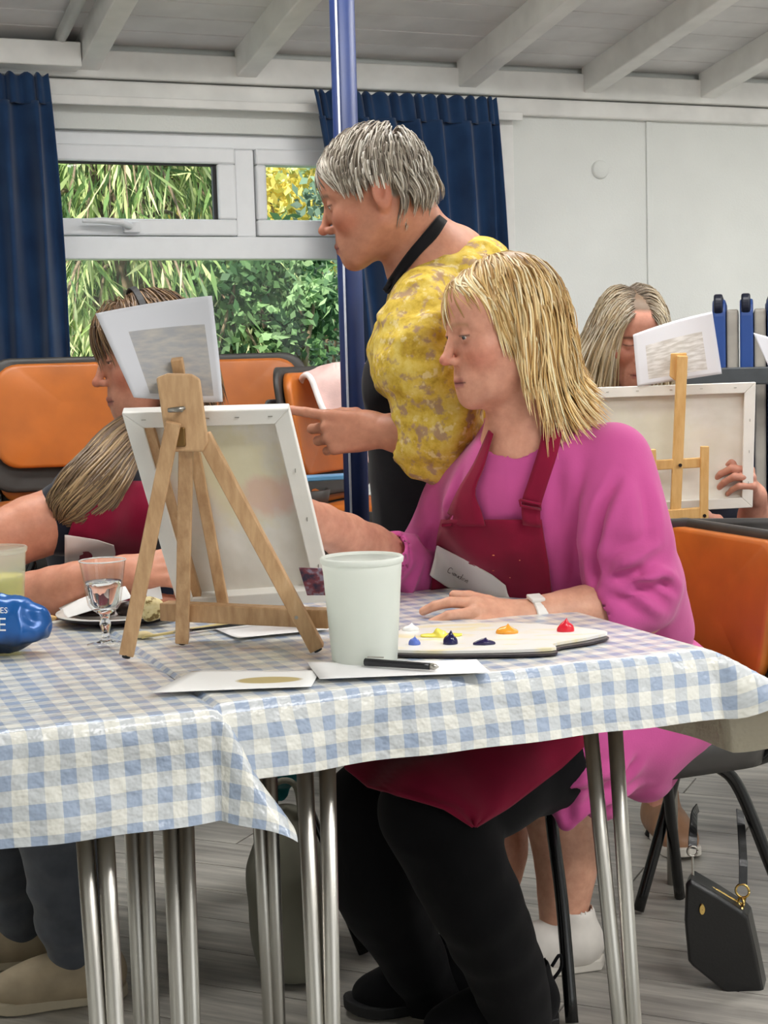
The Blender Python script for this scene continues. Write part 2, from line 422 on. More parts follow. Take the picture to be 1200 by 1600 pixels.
mb.box(room(hs + .035, -0.004, 1.556), (0.05, 0.02, 0.03), np.stack([UU, NN, [0, 0, 1]], 1))
mb.tube([room(hs + .03, 0.012, 1.558), room(hs + .0, 0.03, 1.568), room(hs - .06, 0.032, 1.573), room(hs - .12, 0.026, 1.572)], [0.010, 0.011, 0.010, 0.006], 10)
mb.build('window_handle', simple('window_handle_white', (225, 226, 228), 0.3), win, smooth=False, bevel=0.003)
# round blanking plate and curtain rail on the wall
mb = MB(); Rw = np.stack([UU, NN, np.array([0, 0, 1.0])], 1)
prof = [(0.001, 0.012), (0.026, 0.012), (0.031, 0.007), (0.032, 0)]
V = []; seg = 28
for r, h in prof:
    for k in range(seg):
        a = 2 * math.pi * k / seg; V.append(room(0.826 + r * math.cos(a), h, 1.761 + r * math.sin(a)))
mb.add(V, [(i * seg + k, i * seg + (k + 1) % seg, (i + 1) * seg + (k + 1) % seg, (i + 1) * seg + k) for i in range(3) for k in range(seg)] + [tuple(range(seg))])
tag(mb.build('wall_plate', M_wall, smooth=True), 'small round white blanking plate on the bare wall', 'cover plate')
rail = rb('curtain_rail', -1.75, 0.505, 0.05, 0.064, 1.905, 1.932, M_white, bevel=0.003)
tag(rail, 'white plastic curtain rail above the window', 'curtain rail')

# ------------------------------------------------------------------ curtains
g = G('navy_curtain'); v = g.coord('Object'); nz = g.noise(g.coord('Object', (260, 260, 260)), 1.0, 2)
g.color(g.ramp(g.noise(v, 9), [(0.3, lin((24, 48, 82))), (0.7, lin((34, 62, 98)))])).set(0.85, spec=0.15); g.bump(nz, 0.25, 0.001)
g.b.inputs['Sheen Weight'].default_value = 0.25; M_curt = g.m
def curtain(s0t, s1t, s0b, s1b, ztop, zbot, npl, seed, label, gather=0.0):
    rng = np.random.default_rng(seed); root = empty('curtain', room((s0t + s1t) / 2, 0.1, zbot), label, 'curtain')
    nu, nv = npl * 14, 46; ph = np.cumsum(rng.uniform(0.75, 1.3, npl + 2)); ph = ph / ph[npl] * npl
    def sheet(z0, z1, nv, amp0, amp1, off, freq, wob=0.0):
        P = np.zeros((nv, nu, 3))
        for j in range(nv):
            v = j / (nv - 1); z = z1 + (z0 - z1) * v
            vv = (ztop - z) / (ztop - zbot)
            sa, sb = s0t + (s0b - s0t) * vv ** 0.8, s1t + (s1b - s1t) * vv ** 0.8
            for i in range(nu):
                u = i / (nu - 1); q = np.interp(u * npl, np.arange(npl + 1), ph[:npl + 1])
                amp = amp0 + (amp1 - amp0) * min(1, vv * 3)
                t = off + amp * math.sin(2 * math.pi * q * freq) + 0.3 * amp * math.sin(2 * math.pi * q * freq * 0.53 + 1 + 2 * vv) + 0.012 * vv * math.sin(5 * u + 3 * vv + seed)
                s = sa + (sb - sa) * u + 0.006 * math.sin(2 * math.pi * q + 1.2 * vv * 3)
                P[j, i] = room(s, t, z + wob * (v < 0.02) * math.sin(2 * math.pi * q * freq + 1) * 1.0)
        return P
    MB().grid(sheet(zbot, ztop - 0.075, nv, 0.012, 0.026, 0.115, 1.0)).build('drape', M_curt, root, smooth=True, solid=0.003)
    MB().grid(sheet(ztop - 0.082, ztop, 12, 0.009, 0.009, 0.115, 2.0, wob=0.006)).build('heading', M_curt, root, smooth=True, solid=0.006)
    return root
curtain(-1.62, -1.045, -1.62, -1.015, 1.975, 1.0, 8, 3, 'navy blue pleated curtain hanging at the left side of the window')
curtain(-0.245, 0.385, -0.13, 0.43, 1.962, 1.0, 9, 5, 'navy blue pencil pleat curtain behind the blue steel post')

# ------------------------------------------------------------------ garden outside
g = G('leaf'); at_ = g.n('ShaderNodeAttribute'); at_.attribute_name = 'Col'
g.color(at_.outputs['Color']).set(0.5, spec=0.3); g.b.inputs['Subsurface Weight'].default_value = 0.0
nt = g.nt; tl = nt.nodes.new('ShaderNodeBsdfTranslucent'); nt.links.new(at_.outputs['Color'], tl.inputs[0]); mx = nt.nodes.new('ShaderNodeMixShader'); mx.inputs[0].default_value = 0.45
out = [n for n in nt.nodes if n.type == 'OUTPUT_MATERIAL'][0]
nt.links.new(g.b.outputs[0], mx.inputs[1]); nt.links.new(tl.outputs[0], mx.inputs[2]); nt.links.new(mx.outputs[0], out.inputs[0]); M_leaf = g.m
M_bark = simple('bark', (120, 104, 84), 0.9, var=0.2, nscale=30, bump=0.4, bscale=40)
lawn = rb('ground', -9, 9, -14, -0.12, -0.35, -0.3, simple('lawn_green', (96, 120, 62), 0.9, var=0.2, nscale=5), kind='structure')
def leaf_cards(P, D, L, Wd, cols, rng):
    """pointed leaves: 4-vertex diamonds at P along D"""
    n = len(P); s = np.cross(D, rng.normal(size=(n, 3))); s /= np.linalg.norm(s, axis=1)[:, None] + 1e-9
    L = L[:, None]; Wd = Wd[:, None]; nr = np.cross(D, s)
    V = np.stack([P, P + D * L * .45 + s * Wd + nr * Wd * .3, P + D * L, P + D * L * .45 - s * Wd + nr * Wd * .3], 1).reshape(-1, 3)
    Q = np.arange(4 * n).reshape(n, 4); return V, Q, np.repeat(cols, 4, axis=0)
def bush(c, rad, n, pal, L, seed, label, cat, droop=0.0, twigs=14):
    rng = np.random.default_rng(seed); c = np.asarray(c, float); root = empty('tree' if cat == 'tree' else 'bush', (c[0], c[1], -0.3), label, cat)
    rad = np.asarray(rad, float)
    ncl = 90; cc = rng.normal(size=(ncl, 3)); cc /= np.linalg.norm(cc, axis=1)[:, None]; cc = cc * rng.uniform(0.35, 1, (ncl, 1)) ** 0.5 * rad
    k = rng.integers(0, ncl, n); P = c + cc[k] + rng.normal(size=(n, 3)) * rad.mean() * 0.13
    D = rng.normal(size=(n, 3)) + np.array([0, 0, -droop]) * 2; D /= np.linalg.norm(D, axis=1)[:, None]
    pal = np.array([lin(p) for p in pal]); tone = rng.uniform(0.75, 1.2, ncl)[k][:, None]
    cols = 1.2 * pal[(rng.integers(0, len(pal), ncl)[k] + (rng.random(n) < 0.3) * rng.integers(0, len(pal), n)) % len(pal)] * tone
    V, Q, cl = leaf_cards(P, D, L * rng.uniform(0.6, 1.4, n), L * rng.uniform(0.16, 0.3, n) * (0.5 if droop else 1.25), np.clip(cols, 0, 1), rng)
    f = mesh_obj('foliage', V, Q, M_leaf, root, col=cl); f['kind'] = 'stuff'
    mb = MB(); z0 = -0.3
    for i in range(twigs):
        e = c + cc[rng.integers(0, ncl)] * 0.95; b = np.array([c[0] + rng.normal() * .08, c[1] + rng.normal() * .08, z0])
        m = (b + e) / 2 + rng.normal(size=3) * .12 + (0, 0, .15); mb.tube(bez([b, m, e], 9), np.linspace(0.03, 0.005, 9), 6)
    mb.build('trunk', M_bark, root, smooth=True); return root
def conifer(c, n, seed, label):
    rng = np.random.default_rng(seed); c = np.asarray(c, float); root = empty('tree', (c[0], c[1], -0.3), label, 'tree')
    mb = MB(); mb.tube([(c[0], c[1], -.3), (c[0] + .05, c[1], 2.0), (c[0], c[1], 4.2)], [.13, .09, .03], 10); Vs = []; Qs = []; Cs = []; b0 = 0
    pal = np.array([lin(p) for p in ((150, 172, 108), (186, 200, 138), (112, 140, 84), (206, 210, 160), (90, 118, 76))])
    for i in range(n):
        z = rng.uniform(0.6, 4.0); a = rng.uniform(0, 2 * math.pi); R = (4.4 - z) * 0.42 * rng.uniform(0.6, 1)
        P = bez([(c[0], c[1], z), (c[0] + R * .5 * math.cos(a), c[1] + R * .5 * math.sin(a), z + .12), (c[0] + R * math.cos(a), c[1] + R * math.sin(a), z - 0.35 - rng.uniform(0, .35))], 14)
        mb.tube(P, np.linspace(.016, .003, 14), 5)
        m = 60; t = rng.uniform(0.25, 1, m); j = (t * 13).astype(int); Pp = P[j] + rng.normal(size=(m, 3)) * .03
        D = np.array([0, 0, -1.0]) + rng.normal(size=(m, 3)) * .35 + 0.3 * np.array([math.cos(a), math.sin(a), 0]); D /= np.linalg.norm(D, axis=1)[:, None]
        V, Q, cl = leaf_cards(Pp, D, rng.uniform(.10, .24, m), rng.uniform(.006, .014, m), np.clip(1.2 * pal[rng.integers(0, 5, m)], 0, 1), rng); Vs.append(V); Qs.append(Q + b0); Cs.append(cl); b0 += len(V)
    mb.build('trunk', M_bark, root, smooth=True)
    f = mesh_obj('foliage', np.concatenate(Vs), np.concatenate(Qs), M_leaf, root, col=np.concatenate(Cs)); f['kind'] = 'stuff'; return root
conifer(at(190, 500, 7.6) * (1, 1, 0), 260, 1, 'pale green conifer with drooping sprays outside the window, nearest the left curtain')
conifer(at(235, 500, 10.6) * (1, 1, 0), 200, 2, 'drooping light green conifer further back in the garden, behind the dark bush')
GR1 = ((70, 104, 66), (96, 128, 82), (128, 160, 108), (52, 82, 54), (150, 178, 130))
bush(at(405, 478, 7.4), (.38, .4, .36), 4200, GR1, 0.06, 3, 'dense dark green broadleaf bush behind the wide pane', 'bush')
bush(at(545, 470, 8.2), (.42, .4, .7), 4200, ((110, 132, 116), (134, 158, 136), (166, 186, 164), (92, 112, 96)), 0.06, 4, 'grey green bush behind the right curtain', 'bush')
bush(at(465, 265, 10.2), (.7, .5, .75), 5200, ((226, 208, 116), (238, 224, 150), (196, 190, 104), (160, 166, 96)), 0.08, 5, 'yellow leaved tree seen through the small right casement', 'tree')
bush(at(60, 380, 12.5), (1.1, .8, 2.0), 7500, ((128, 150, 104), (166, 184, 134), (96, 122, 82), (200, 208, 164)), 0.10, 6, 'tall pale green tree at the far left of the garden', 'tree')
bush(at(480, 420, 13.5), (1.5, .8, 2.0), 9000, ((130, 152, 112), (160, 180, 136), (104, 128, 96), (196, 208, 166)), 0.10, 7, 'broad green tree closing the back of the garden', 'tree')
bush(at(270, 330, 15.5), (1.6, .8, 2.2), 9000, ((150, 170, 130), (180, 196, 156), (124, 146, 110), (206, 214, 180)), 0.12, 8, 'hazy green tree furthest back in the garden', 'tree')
fc = at(470, 560, 9.9); fence = empty('fence', (fc[0], fc[1], -0.3), 'weathered pale timber board fence beyond the bushes', 'fence'); M_fence = simple('fence_timber', (214, 206, 198), 0.8, var=0.15, nscale=7)
fz = fc[2] + 0.02; RI = np.eye(3)
for i in range(26):
    MB().box((fc[0] - 1.5 + i * 0.125, fc[1], (fz - .3) / 2 + RNG.uniform(-.012, .012)), (0.117, 0.018, fz + .3), RI).build('board', M_fence, fence)
for dx in (-1.1, 0.08, 1.2): MB().box((fc[0] + dx, fc[1] - .05, (fz + .07 - .3) / 2), (0.08, 0.08, fz + .37), RI).build('post', M_fence, fence)
MB().box((fc[0] + .05, fc[1] - .025, 0.75), (3.2, 0.03, 0.07), RI).build('rail', M_fence, fence)
# blue steel post
p0, p1 = at(575, 1340, 3.30), at(526, -40, 3.30); M_blue = simple('blue_gloss_paint', (20, 42, 92), 0.5, var=0.05, nscale=14)
bx, by = at(553, 640, 3.30)[:2]
post = empty('steel_post', (bx, by, 0), 'blue painted steel post from floor to ceiling', 'post')
topz = ceil_z((np.array([bx, by, 0]) - W0) @ NN) + 0.01
MB().tube([(bx, by, 0.012), (bx, by, topz)], 0.0265, 24).build('shaft', M_blue, post, smooth=True)
MB().lathe([(0.075, 0), (0.075, 0.012)], (bx, by, 0), 24, (True, True)).build('base_plate', M_blue, post)
mb = MB(); cx_, cy_ = bx - .012, by - .029
mb.tube([(cx_, cy_, 0.02), (cx_, cy_, topz - .02)], 0.0024, 8); mb.build('highlight_line', simple('pale_highlight', (200, 206, 220), 0.5), post, smooth=True)  # pale tube added along the post, standing in for its edge highlight
# ================================================================== FURNITURE
M_orange = simple('orange_vinyl', (184, 102, 36), 0.38, var=0.10, nscale=7, bump=0.12, bscale=120, bdist=0.001)
M_shell = simple('charcoal_plastic', (58, 56, 54), 0.45, var=0.08, nscale=12, bump=0.1, bscale=300, bdist=0.0006)
M_black = simple('black_tube', (14, 14, 15), 0.22, var=0.05)
M_chrome = simple('brushed_steel', (196, 193, 186), 0.36, metal=1.0, var=0.04, nscale=3)
V3 = -NN                                                     # away from the camera, along the tables
def fr(f):
    f = norm((f[0], f[1], 0)); return np.stack([np.array([f[1], -f[0], 0]), f, np.array([0, 0, 1.0])], 1)   # columns: right, forward, up
def curved_panel(w, z0, z1, r, bow, lean, th, y0, n=16, puff=0.0):
    """rounded panel standing in x/z, bowed backwards in plan (for chair backs); returns closed mesh"""
    out = rrect(w, z1 - z0, r, 6); V = []; Fq = []; m = len(out)
    rings = [(1.0, 0.0), (1.0, 1.0)]
    def pos(x, zz, d):
        z = zz + (z0 + z1) / 2; return (x, y0 - bow * (1 - (2 * x / w) ** 2) - lean * (z - z0) + d, z)
    fr_ = [(1.0, -th / 2), (1.0, th / 2 * 0.4), (0.975, th / 2 * 0.85), (0.93, th / 2)] + [(s, th / 2 + puff * (1 - s * s)) for s in (0.75, 0.5, 0.25)]
    bk = [(0.93, -th / 2), (0.6, -th / 2), (0.3, -th / 2)]
    for s, d in fr_: V += [pos(x * s, z * s, d) for x, z in out]
    for s, d in bk: V += [pos(x * s, z * s, d) for x, z in out]
    R = lambda a, b: [(a * m + k, a * m + (k + 1) % m, b * m + (k + 1) % m, b * m + k) for k in range(m)]
    for i in range(len(fr_) - 1): Fq += R(i, i + 1)
    Fq.append(tuple((len(fr_) - 1) * m + k for k in range(m)))
    b0 = len(fr_); Fq += R(0, b0)
    for i in range(len(bk) - 1): Fq += R(b0 + i, b0 + i + 1)
    Fq.append(tuple((b0 + len(bk) - 1) * m + k for k in range(m)))
    return V, Fq
def make_chair(loc, f, label, group=None):
    root = empty('stacking_chair', loc, label, 'chair', group)
    root.rotation_euler = (0, 0, math.atan2(f[1], f[0]) - math.pi / 2)
    mb = MB(); mb.add(*curved_panel(0.445, 0.475, 0.805, 0.06, 0.035, 0.16, 0.014, -0.175)); mb.build('back_shell', M_shell, root, smooth=True, local=True)
    mb = MB(); mb.add(*curved_panel(0.395, 0.535, 0.79, 0.055, 0.032, 0.16, 0.022, -0.168, puff=0.012)); mb.build('back_pad', M_orange, root, smooth=True, local=True)
    # seat shell with an upturned rim, and its pad
    out = rrect(0.44, 0.42, 0.07, 6); V = []; m = len(out); Fq = []
    rings = [(1.0, 0.455), (1.02, 0.452), (0.98, 0.40), (0.8, 0.395), (0.3, 0.395)]; inn = [(0.96, 0.449), (0.9, 0.425), (0.3, 0.42)]
    for s, z in rings + inn: V += [(x * s, y * s + 0.015, z) for x, y in out]
    R = lambda a, b: [(a * m + k, a * m + (k + 1) % m, b * m + (k + 1) % m, b * m + k) for k in range(m)]
    for i in range(4): Fq += R(i, i + 1)
    Fq += [tuple(4 * m + k for k in range(m))] + R(0, 5) + R(5, 6) + R(6, 7) + [tuple(7 * m + k for k in range(m))]
    MB().add(V, Fq).build('seat_shell', M_shell, root, smooth=True, local=True)
    out = rrect(0.40, 0.38, 0.06, 6); V = []; Fq = []
    rg = [(0.9, 0.42), (1.0, 0.435), (1.0, 0.448), (0.96, 0.458), (0.7, 0.463), (0.3, 0.464)]
    for s, z in rg: V += [(x * s, y * s + 0.015, z) for x, y in out]
    for i in range(5): Fq += R(i, i + 1)
    Fq += [tuple(range(m)), tuple(5 * m + k for k in range(m))]
    MB().add(V, Fq).build('seat_pad', M_orange, root, smooth=True, local=True)
    for sx in (-1, 1):
        x0, x1, xu = 0.22 * sx, 0.12 * sx, 0.205 * sx
        P = bez([(x0, 0.235, 0.006), (x0 * .66, 0.21, 0.19), (x1 * .62, 0.19, 0.345), (x1 * .6, 0.15, 0.386), (x1 * .8, 0.03, 0.388), (x1, -0.09, 0.388), (x1, -0.135, 0.376), (x1 * 1.08, -0.172, 0.33), ((x0 + x1) / 2, -0.215, 0.18), (x0, -0.265, 0.006)], 46)
        MB().tube(P, 0.0115, 10).build('leg_frame', M_black, root, smooth=True, local=True)
        MB().tube(bez([(x1, -0.09, 0.39), (xu * .95, -0.19, 0.415), (xu * .97, -0.215, 0.55), (xu * .9, -0.235, 0.70)], 18), 0.011, 10).build('back_upright', M_black, root, smooth=True, local=True)
    return root
def dup(root, loc, f, label, group):
    r = root.copy(); COL.objects.link(r); r.location = loc; r.rotation_euler = (0, 0, math.atan2(f[1], f[0]) - math.pi / 2); r['label'] = label
    if group: r['group'] = group
    for ch in list(root.children):
        c = ch.copy(); COL.objects.link(c); c.parent = r
        for g2 in list(ch.children): d = g2.copy(); COL.objects.link(d); d.parent = c
    return r
FACE = np.array([-0.927, -0.375]); 
chair0 = make_chair((0.43, 2.80, 0), FACE, 'orange and charcoal chair under the woman in the pink top')
dup(chair0, (-0.39, 2.95, 0), FACE, 'orange and charcoal chair under the long haired woman, behind the tables', None)
def stack(x, y, f, n, where, group, dz=0.09):
    ordn = ['bottom', 'second', 'third', 'fourth', 'top']
    for k in range(n):
        ff = norm(f); o = dup(chair0, (x + 0.028 * k * ff[0], y + 0.028 * k * ff[1], dz * k), f, '%s chair of the stacked orange and charcoal chairs %s' % (ordn[k] if k < n - 1 else 'top', where), group)
p = at(118, 700, 3.72); stack(p[0], p[1], (0.10, -1.0), 5, 'below the left curtain', 'stacked chairs below the left curtain')
p = at(362, 700, 4.12); stack(p[0], p[1], (0.18, -1.0), 5, 'under the wide window pane', 'stacked chairs under the window pane')
p = at(560, 700, 3.92); stack(p[0], p[1], (0.90, -0.44), 5, 'carrying the pale pink cardigan', 'stacked chairs beside the steel post', 0.08)
p = at(1165, 900, 3.24); dup(chair0, (p[0], p[1], 0), (0.22, 1.0), 'charcoal backed chair seen from behind, right of the pink top', None)

# ------------------------------------------------------------------ tables and gingham cloths
P0 = np.array([-0.203, 1.80, 0.0]); ZT = 0.73
def tb(u, v, z): return P0 + UU * u + V3 * v + np.array([0, 0, z])
g = G('gingham_vinyl'); uvn = g.n('ShaderNodeUVMap'); sx = g.n('ShaderNodeSeparateXYZ'); g.l(uvn.outputs[0], sx.inputs[0])
K = 1 / 0.0355
def stripe(o):
    f = g.math('FRACT', g.math('MULTIPLY', o, K)); return g.math('GREATER_THAN', f, 0.5)
ss = g.math('MULTIPLY', g.math('ADD', stripe(sx.outputs[0]), stripe(sx.outputs[1])), 0.5)
front = g.ramp(ss, [(0.0, lin((232, 231, 222))), (0.5, lin((204, 208, 210))), (1.0, lin((160, 175, 198)))])
geo = g.n('ShaderNodeNewGeometry'); g.color(g.mix(geo.outputs['Backfacing'], front, lin((206, 197, 176))))
g.set(0.30, spec=0.45, Coat_Weight=0.35, Coat_Roughness=0.15); vv = g.coord('UV', (1, 1, 1)); g.bump(g.math('ADD', g.noise(vv, 26, 3, 0.55), g.math('MULTIPLY', g.noise(vv, 75, 2), 0.35)), 1.0, 0.007); M_ging = g.m
M_board2 = simple('table_board', (150, 128, 98), 0.5, var=0.1); M_edge = simple('dark_edging', (52, 48, 46), 0.5)
def cloth(name, u0, u1, v0, v1, ov, zt, label, parent=None, flare=(12, 58), seed=0, wave=0.012, curl=0.0):
    """ov: overhang left, right, near, far"""
    st = 0.009; a = np.arange(u0 - ov[0], u1 + ov[1] + st / 2, st); b = np.arange(v0 - ov[2], v1 + ov[3] + st / 2, st)
    A, B = np.meshgrid(a, b, indexing='ij'); cu, cv = np.clip(A, u0, u1), np.clip(B, v0, v1); ou, ovv = A - cu, B - cv; r = np.hypot(ou, ovv)
    th = np.arctan2(np.abs(ovv), np.abs(ou)); cn = np.where(r > 1e-6, np.sin(2 * th) ** 2, 0)
    fl = np.radians(flare[0] + (flare[1] - flare[0]) * cn); rd = 0.012
    du, dv = np.where(r > 1e-6, ou / np.maximum(r, 1e-6), 0), np.where(r > 1e-6, ovv / np.maximum(r, 1e-6), 0)
    out = r * np.sin(fl) + rd * (1 - np.exp(-r / rd)) * (1 - np.sin(fl)); dn = r * np.cos(fl) - rd * (1 - np.exp(-r / rd)) * np.cos(fl) * 0.7
    s_al = np.where(np.abs(ovv) > np.abs(ou), cu, cv)
    w = wave * np.minimum(r / 0.08, 1.6) * (np.sin(s_al * 19 + seed) * 0.5 + np.sin(s_al * 41 + 2 * seed + 12 * r) * 0.28 + 0.5 * np.sin(s_al * 8 + seed * 3)) * (1 - 0.6 * cn)
    out = out + w
    pu, pv = cu + du * out, cv + dv * out
    nz = vnoise(np.stack([A.ravel(), B.ravel(), np.full(A.size, seed * 1.7)], 1), 14, seed).reshape(A.shape) * 0.0006 + vnoise(np.stack([A.ravel(), B.ravel(), np.full(A.size, 3.3)], 1), 40, seed).reshape(A.shape) * 0.0002
    z = zt + 0.0015 - dn + np.maximum(nz, -0.001) * (r < 0.01) - curl * cn * r
    pu = pu + 0.006 * vnoise(np.stack([A.ravel(), B.ravel(), z.ravel()], 1), 12, seed + 5).reshape(A.shape) * np.minimum(r / .05, 1)
    pv = pv + 0.006 * vnoise(np.stack([A.ravel(), B.ravel(), z.ravel()], 1), 12, seed + 9).reshape(A.shape) * np.minimum(r / .05, 1)
    P = P0 + pu[..., None] * UU + pv[..., None] * V3 + np.stack([0 * z, 0 * z, z], -1)
    n1, n2 = A.shape; I = np.arange(n1 * n2).reshape(n1, n2)
    Q = np.stack([I[:-1, :-1], I[1:, :-1], I[1:, 1:], I[:-1, 1:]], -1).reshape(-1, 4)
    o = mesh_obj(name, P.reshape(-1, 3), Q, M_ging, None, smooth=True, uv=np.stack([A.ravel(), B.ravel()], 1))
    return tag(o, label, 'tablecloth')
def hairpin(tops, foot, root):
    mb = MB(); foot = np.asarray(foot, float)
    for i, t in enumerate(tops):
        o = (np.asarray(t) - np.mean(tops, 0)); o[2] = 0; o = norm(o) * 0.0075
        mb.tube([np.asarray(t) + (0, 0, .006), foot + o + (0, 0, .02), foot + o + (0, 0, 0.003)], 0.0108, 14)
    mb.build('leg', M_chrome, root, smooth=True)
def table(u0, u1, v0, v1, label, legs):
    c = tb((u0 + u1) / 2, (v0 + v1) / 2, 0); root = empty('folding_table', c, label, 'table')
    mb = MB(); R = np.stack([UU, V3, [0, 0, 1]], 1)
    mb.box(tb((u0 + u1) / 2, (v0 + v1) / 2, ZT - 0.013), (u1 - u0 - .004, v1 - v0 - .004, 0.022), R); mb.build('tabletop', M_board2, root, bevel=0.002)
    for side in ((u0 + .05, u1 - .05, v0 + .06, v0 + .08), (u0 + .05, u1 - .05, v1 - .08, v1 - .06)):
        MB().box(tb((side[0] + side[1]) / 2, (side[2] + side[3]) / 2, ZT - 0.045), (side[1] - side[0], 0.02, 0.04), R).build('apron_rail', M_edge, root)
    for tops, foot in legs: hairpin(tops, foot, root)
    return root
def pair(px1, px2, y, Y, fx, sp=None):
    t1, t2 = at(px1, y, Y), at(px2, y, Y); zt = ZT - 0.03
    for t in (t1, t2): t[2] = zt
    fy = 566 + 2712 / Y; f = atz(fx, 800 + (fy - 800) * 1.0, 0); d = ray(fx, fy); f = CAM + d * (Y / d[1]); f[2] = 0
    return ([t1, t2], f)
table(0.0, 0.685, 0.0, 0.75, 'folding table with steel legs and gingham cloth, in front of the pink top',
      [pair(474, 512, 1170, 1.905, 519), pair(914, 956, 1156, 2.10, 995), pair(722, 750, 1120, 2.62, 748), pair(395, 420, 1120, 2.42, 432)])
table(-0.95, -0.012, -0.015, 0.735, 'folding table with steel legs at the lower left, under the other cloth',
      [pair(128, 163, 1300, 1.76, 198), pair(266, 292, 1296, 1.93, 305), pair(205, 229, 1296, 2.12, 240)])
cloth('tablecloth', 0.0, 0.685, 0.0, 0.75, (0.010, 0.16, 0.10, 0.10), ZT, 'blue and white gingham vinyl cloth carrying the easel and white bucket', flare=(10, 62), seed=1, wave=0.008)
cloth('tablecloth', -0.95, -0.012, -0.015, 0.735, (0.10, 0.13, 0.138, 0.10), ZT - 0.002, 'blue and white gingham vinyl cloth at lower left with a flared corner', flare=(9, 34), seed=4, wave=0.010)
# table at the back for the dark-blond painter
pc = at(1130, 850, 3.55); tc = empty('folding_table', (pc[0] + .12, pc[1], 0), 'table in the back under the dark blond woman\'s easel', 'table')
R_ = np.stack([UU, V3, [0, 0, 1]], 1)
MB().box((pc[0] + .12, pc[1], 0.716), (0.95, 0.50, 0.028), R_).build('tabletop', M_edge, tc, bevel=0.003)
for su in (-.42, .42):
    for sv in (-.21, .21):
        q = np.array([pc[0] + .12, pc[1], 0]) + UU * su + V3 * sv; MB().tube([q, q + (0, 0, .702)], 0.012, 12).build('leg', M_chrome, tc, smooth=True)
# folded blue tables on a dark trolley by the wall
M_bluep = simple('blue_laminate', (30, 66, 132), 0.45, var=0.07, nscale=6); M_navy = simple('navy_cap', (16, 22, 42), 0.4); M_greyp = simple('grey_laminate', (168, 162, 152), 0.5); M_dgrey = simple('dark_grey_rail', (66, 70, 74), 0.45)
Yb = 4.75; dd = norm((0.235, 1, 0)); du_ = np.array([dd[1], -dd[0], 0]); R2 = np.stack([du_, dd, [0, 0, 1]], 1)
base = at(1150, 700, Yb); tr0 = empty('trolley', (base[0] + .12, base[1], 0), 'dark grey trolley holding the folded blue tables', 'trolley')
def bx3(mb, su, sv, z, size): return mb.box(np.array([base[0], base[1], 0]) + du_ * su + dd * sv + np.array([0, 0, z]), size, R2)
for zz in (0.14,): bx3(MB(), 0.12, 0, zz, (0.74, 0.60, 0.05)).build('deck', M_dgrey, tr0, bevel=0.004)
bx3(MB(), 0.02, -0.335, 1.062, (0.96, 0.04, 0.05)).build('top_rail', M_dgrey, tr0, bevel=0.004)
for su in (-.44, .48): bx3(MB(), su, -0.335, 0.56, (0.035, 0.04, 0.96)).build('upright', M_dgrey, tr0, bevel=0.004)
for su in (-.2, .44):
    for sv in (-.24, .24):
        mb = MB(); q = np.array([base[0], base[1], 0.055]) + du_ * su + dd * sv; mb.tube([q - du_ * .015, q + du_ * .015], 0.055, 18); mb.build('wheel', M_black, tr0, smooth=False, bevel=0.003)
for k in range(3):
    su = -0.045 + k * 0.078; q = np.array([base[0], base[1], 0]) + du_ * su
    r = empty('folded_table', (q[0], q[1], 0.165), '%s folded blue edged table on the trolley, counted from the canvas' % ['first', 'second', 'third', 'fourth', 'fifth', 'sixth'][k], 'folded table', 'folded tables on the trolley')
    def slab(du, th, z0, z1, dep, rad, m, nm):
        out = rrect(dep, z1 - z0, rad, 6); V = []
        for s in (-th / 2, th / 2): V += [q + du_ * (du + s) + dd * a + np.array([0, 0, (z0 + z1) / 2 + b]) for a, b in out]
        m_ = len(out); Fq = [tuple(range(m_))[::-1], tuple(m_ + i for i in range(m_))] + [(i, (i + 1) % m_, m_ + (i + 1) % m_, m_ + i) for i in range(m_)]
        MB().add(V, Fq).build(nm, m, r, bevel=0.006)
    slab(0, 0.038, 0.166, 1.285, 0.54, 0.05, M_bluep, 'edge_panel'); slab(-0.002, 0.026, 1.24, 1.30, 0.56, 0.025, M_navy, 'top_cap'); slab(0.038, 0.034, 0.166, 1.255, 0.50, 0.01, M_greyp, 'leaf')
# ================================================================== THINGS ON THE TABLES
M_pine = G('beech_wood'); v = M_pine.coord('Object', (6, 6, 1.2)); gr = M_pine.noise(v, 14, 5, 0.6)
M_pine.color(M_pine.ramp(gr, [(0.25, lin((172, 132, 92))), (0.6, lin((204, 166, 124))), (0.8, lin((216, 182, 142)))])).set(0.5, spec=0.35); M_pine.bump(gr, 0.1, 0.001); M_pine = M_pine.m
M_pine2 = G('pale_pine'); v = M_pine2.coord('Object', (6, 6, 1.2)); gr = M_pine2.noise(v, 14, 5, 0.6)
M_pine2.color(M_pine2.ramp(gr, [(0.25, lin((206, 158, 92))), (0.7, lin((226, 186, 124)))])).set(0.5, spec=0.35); M_pine2 = M_pine2.m
M_linen = simple('primed_canvas_edge', (236, 234, 228), 0.7, var=0.03, nscale=12, bump=0.2, bscale=400, bdist=0.0006)
M_steel = simple('small_metal', (170, 166, 158), 0.3, metal=1.0)
TOP = ZT + 0.0035
def ztop(px, py): return atz(px, py, TOP)
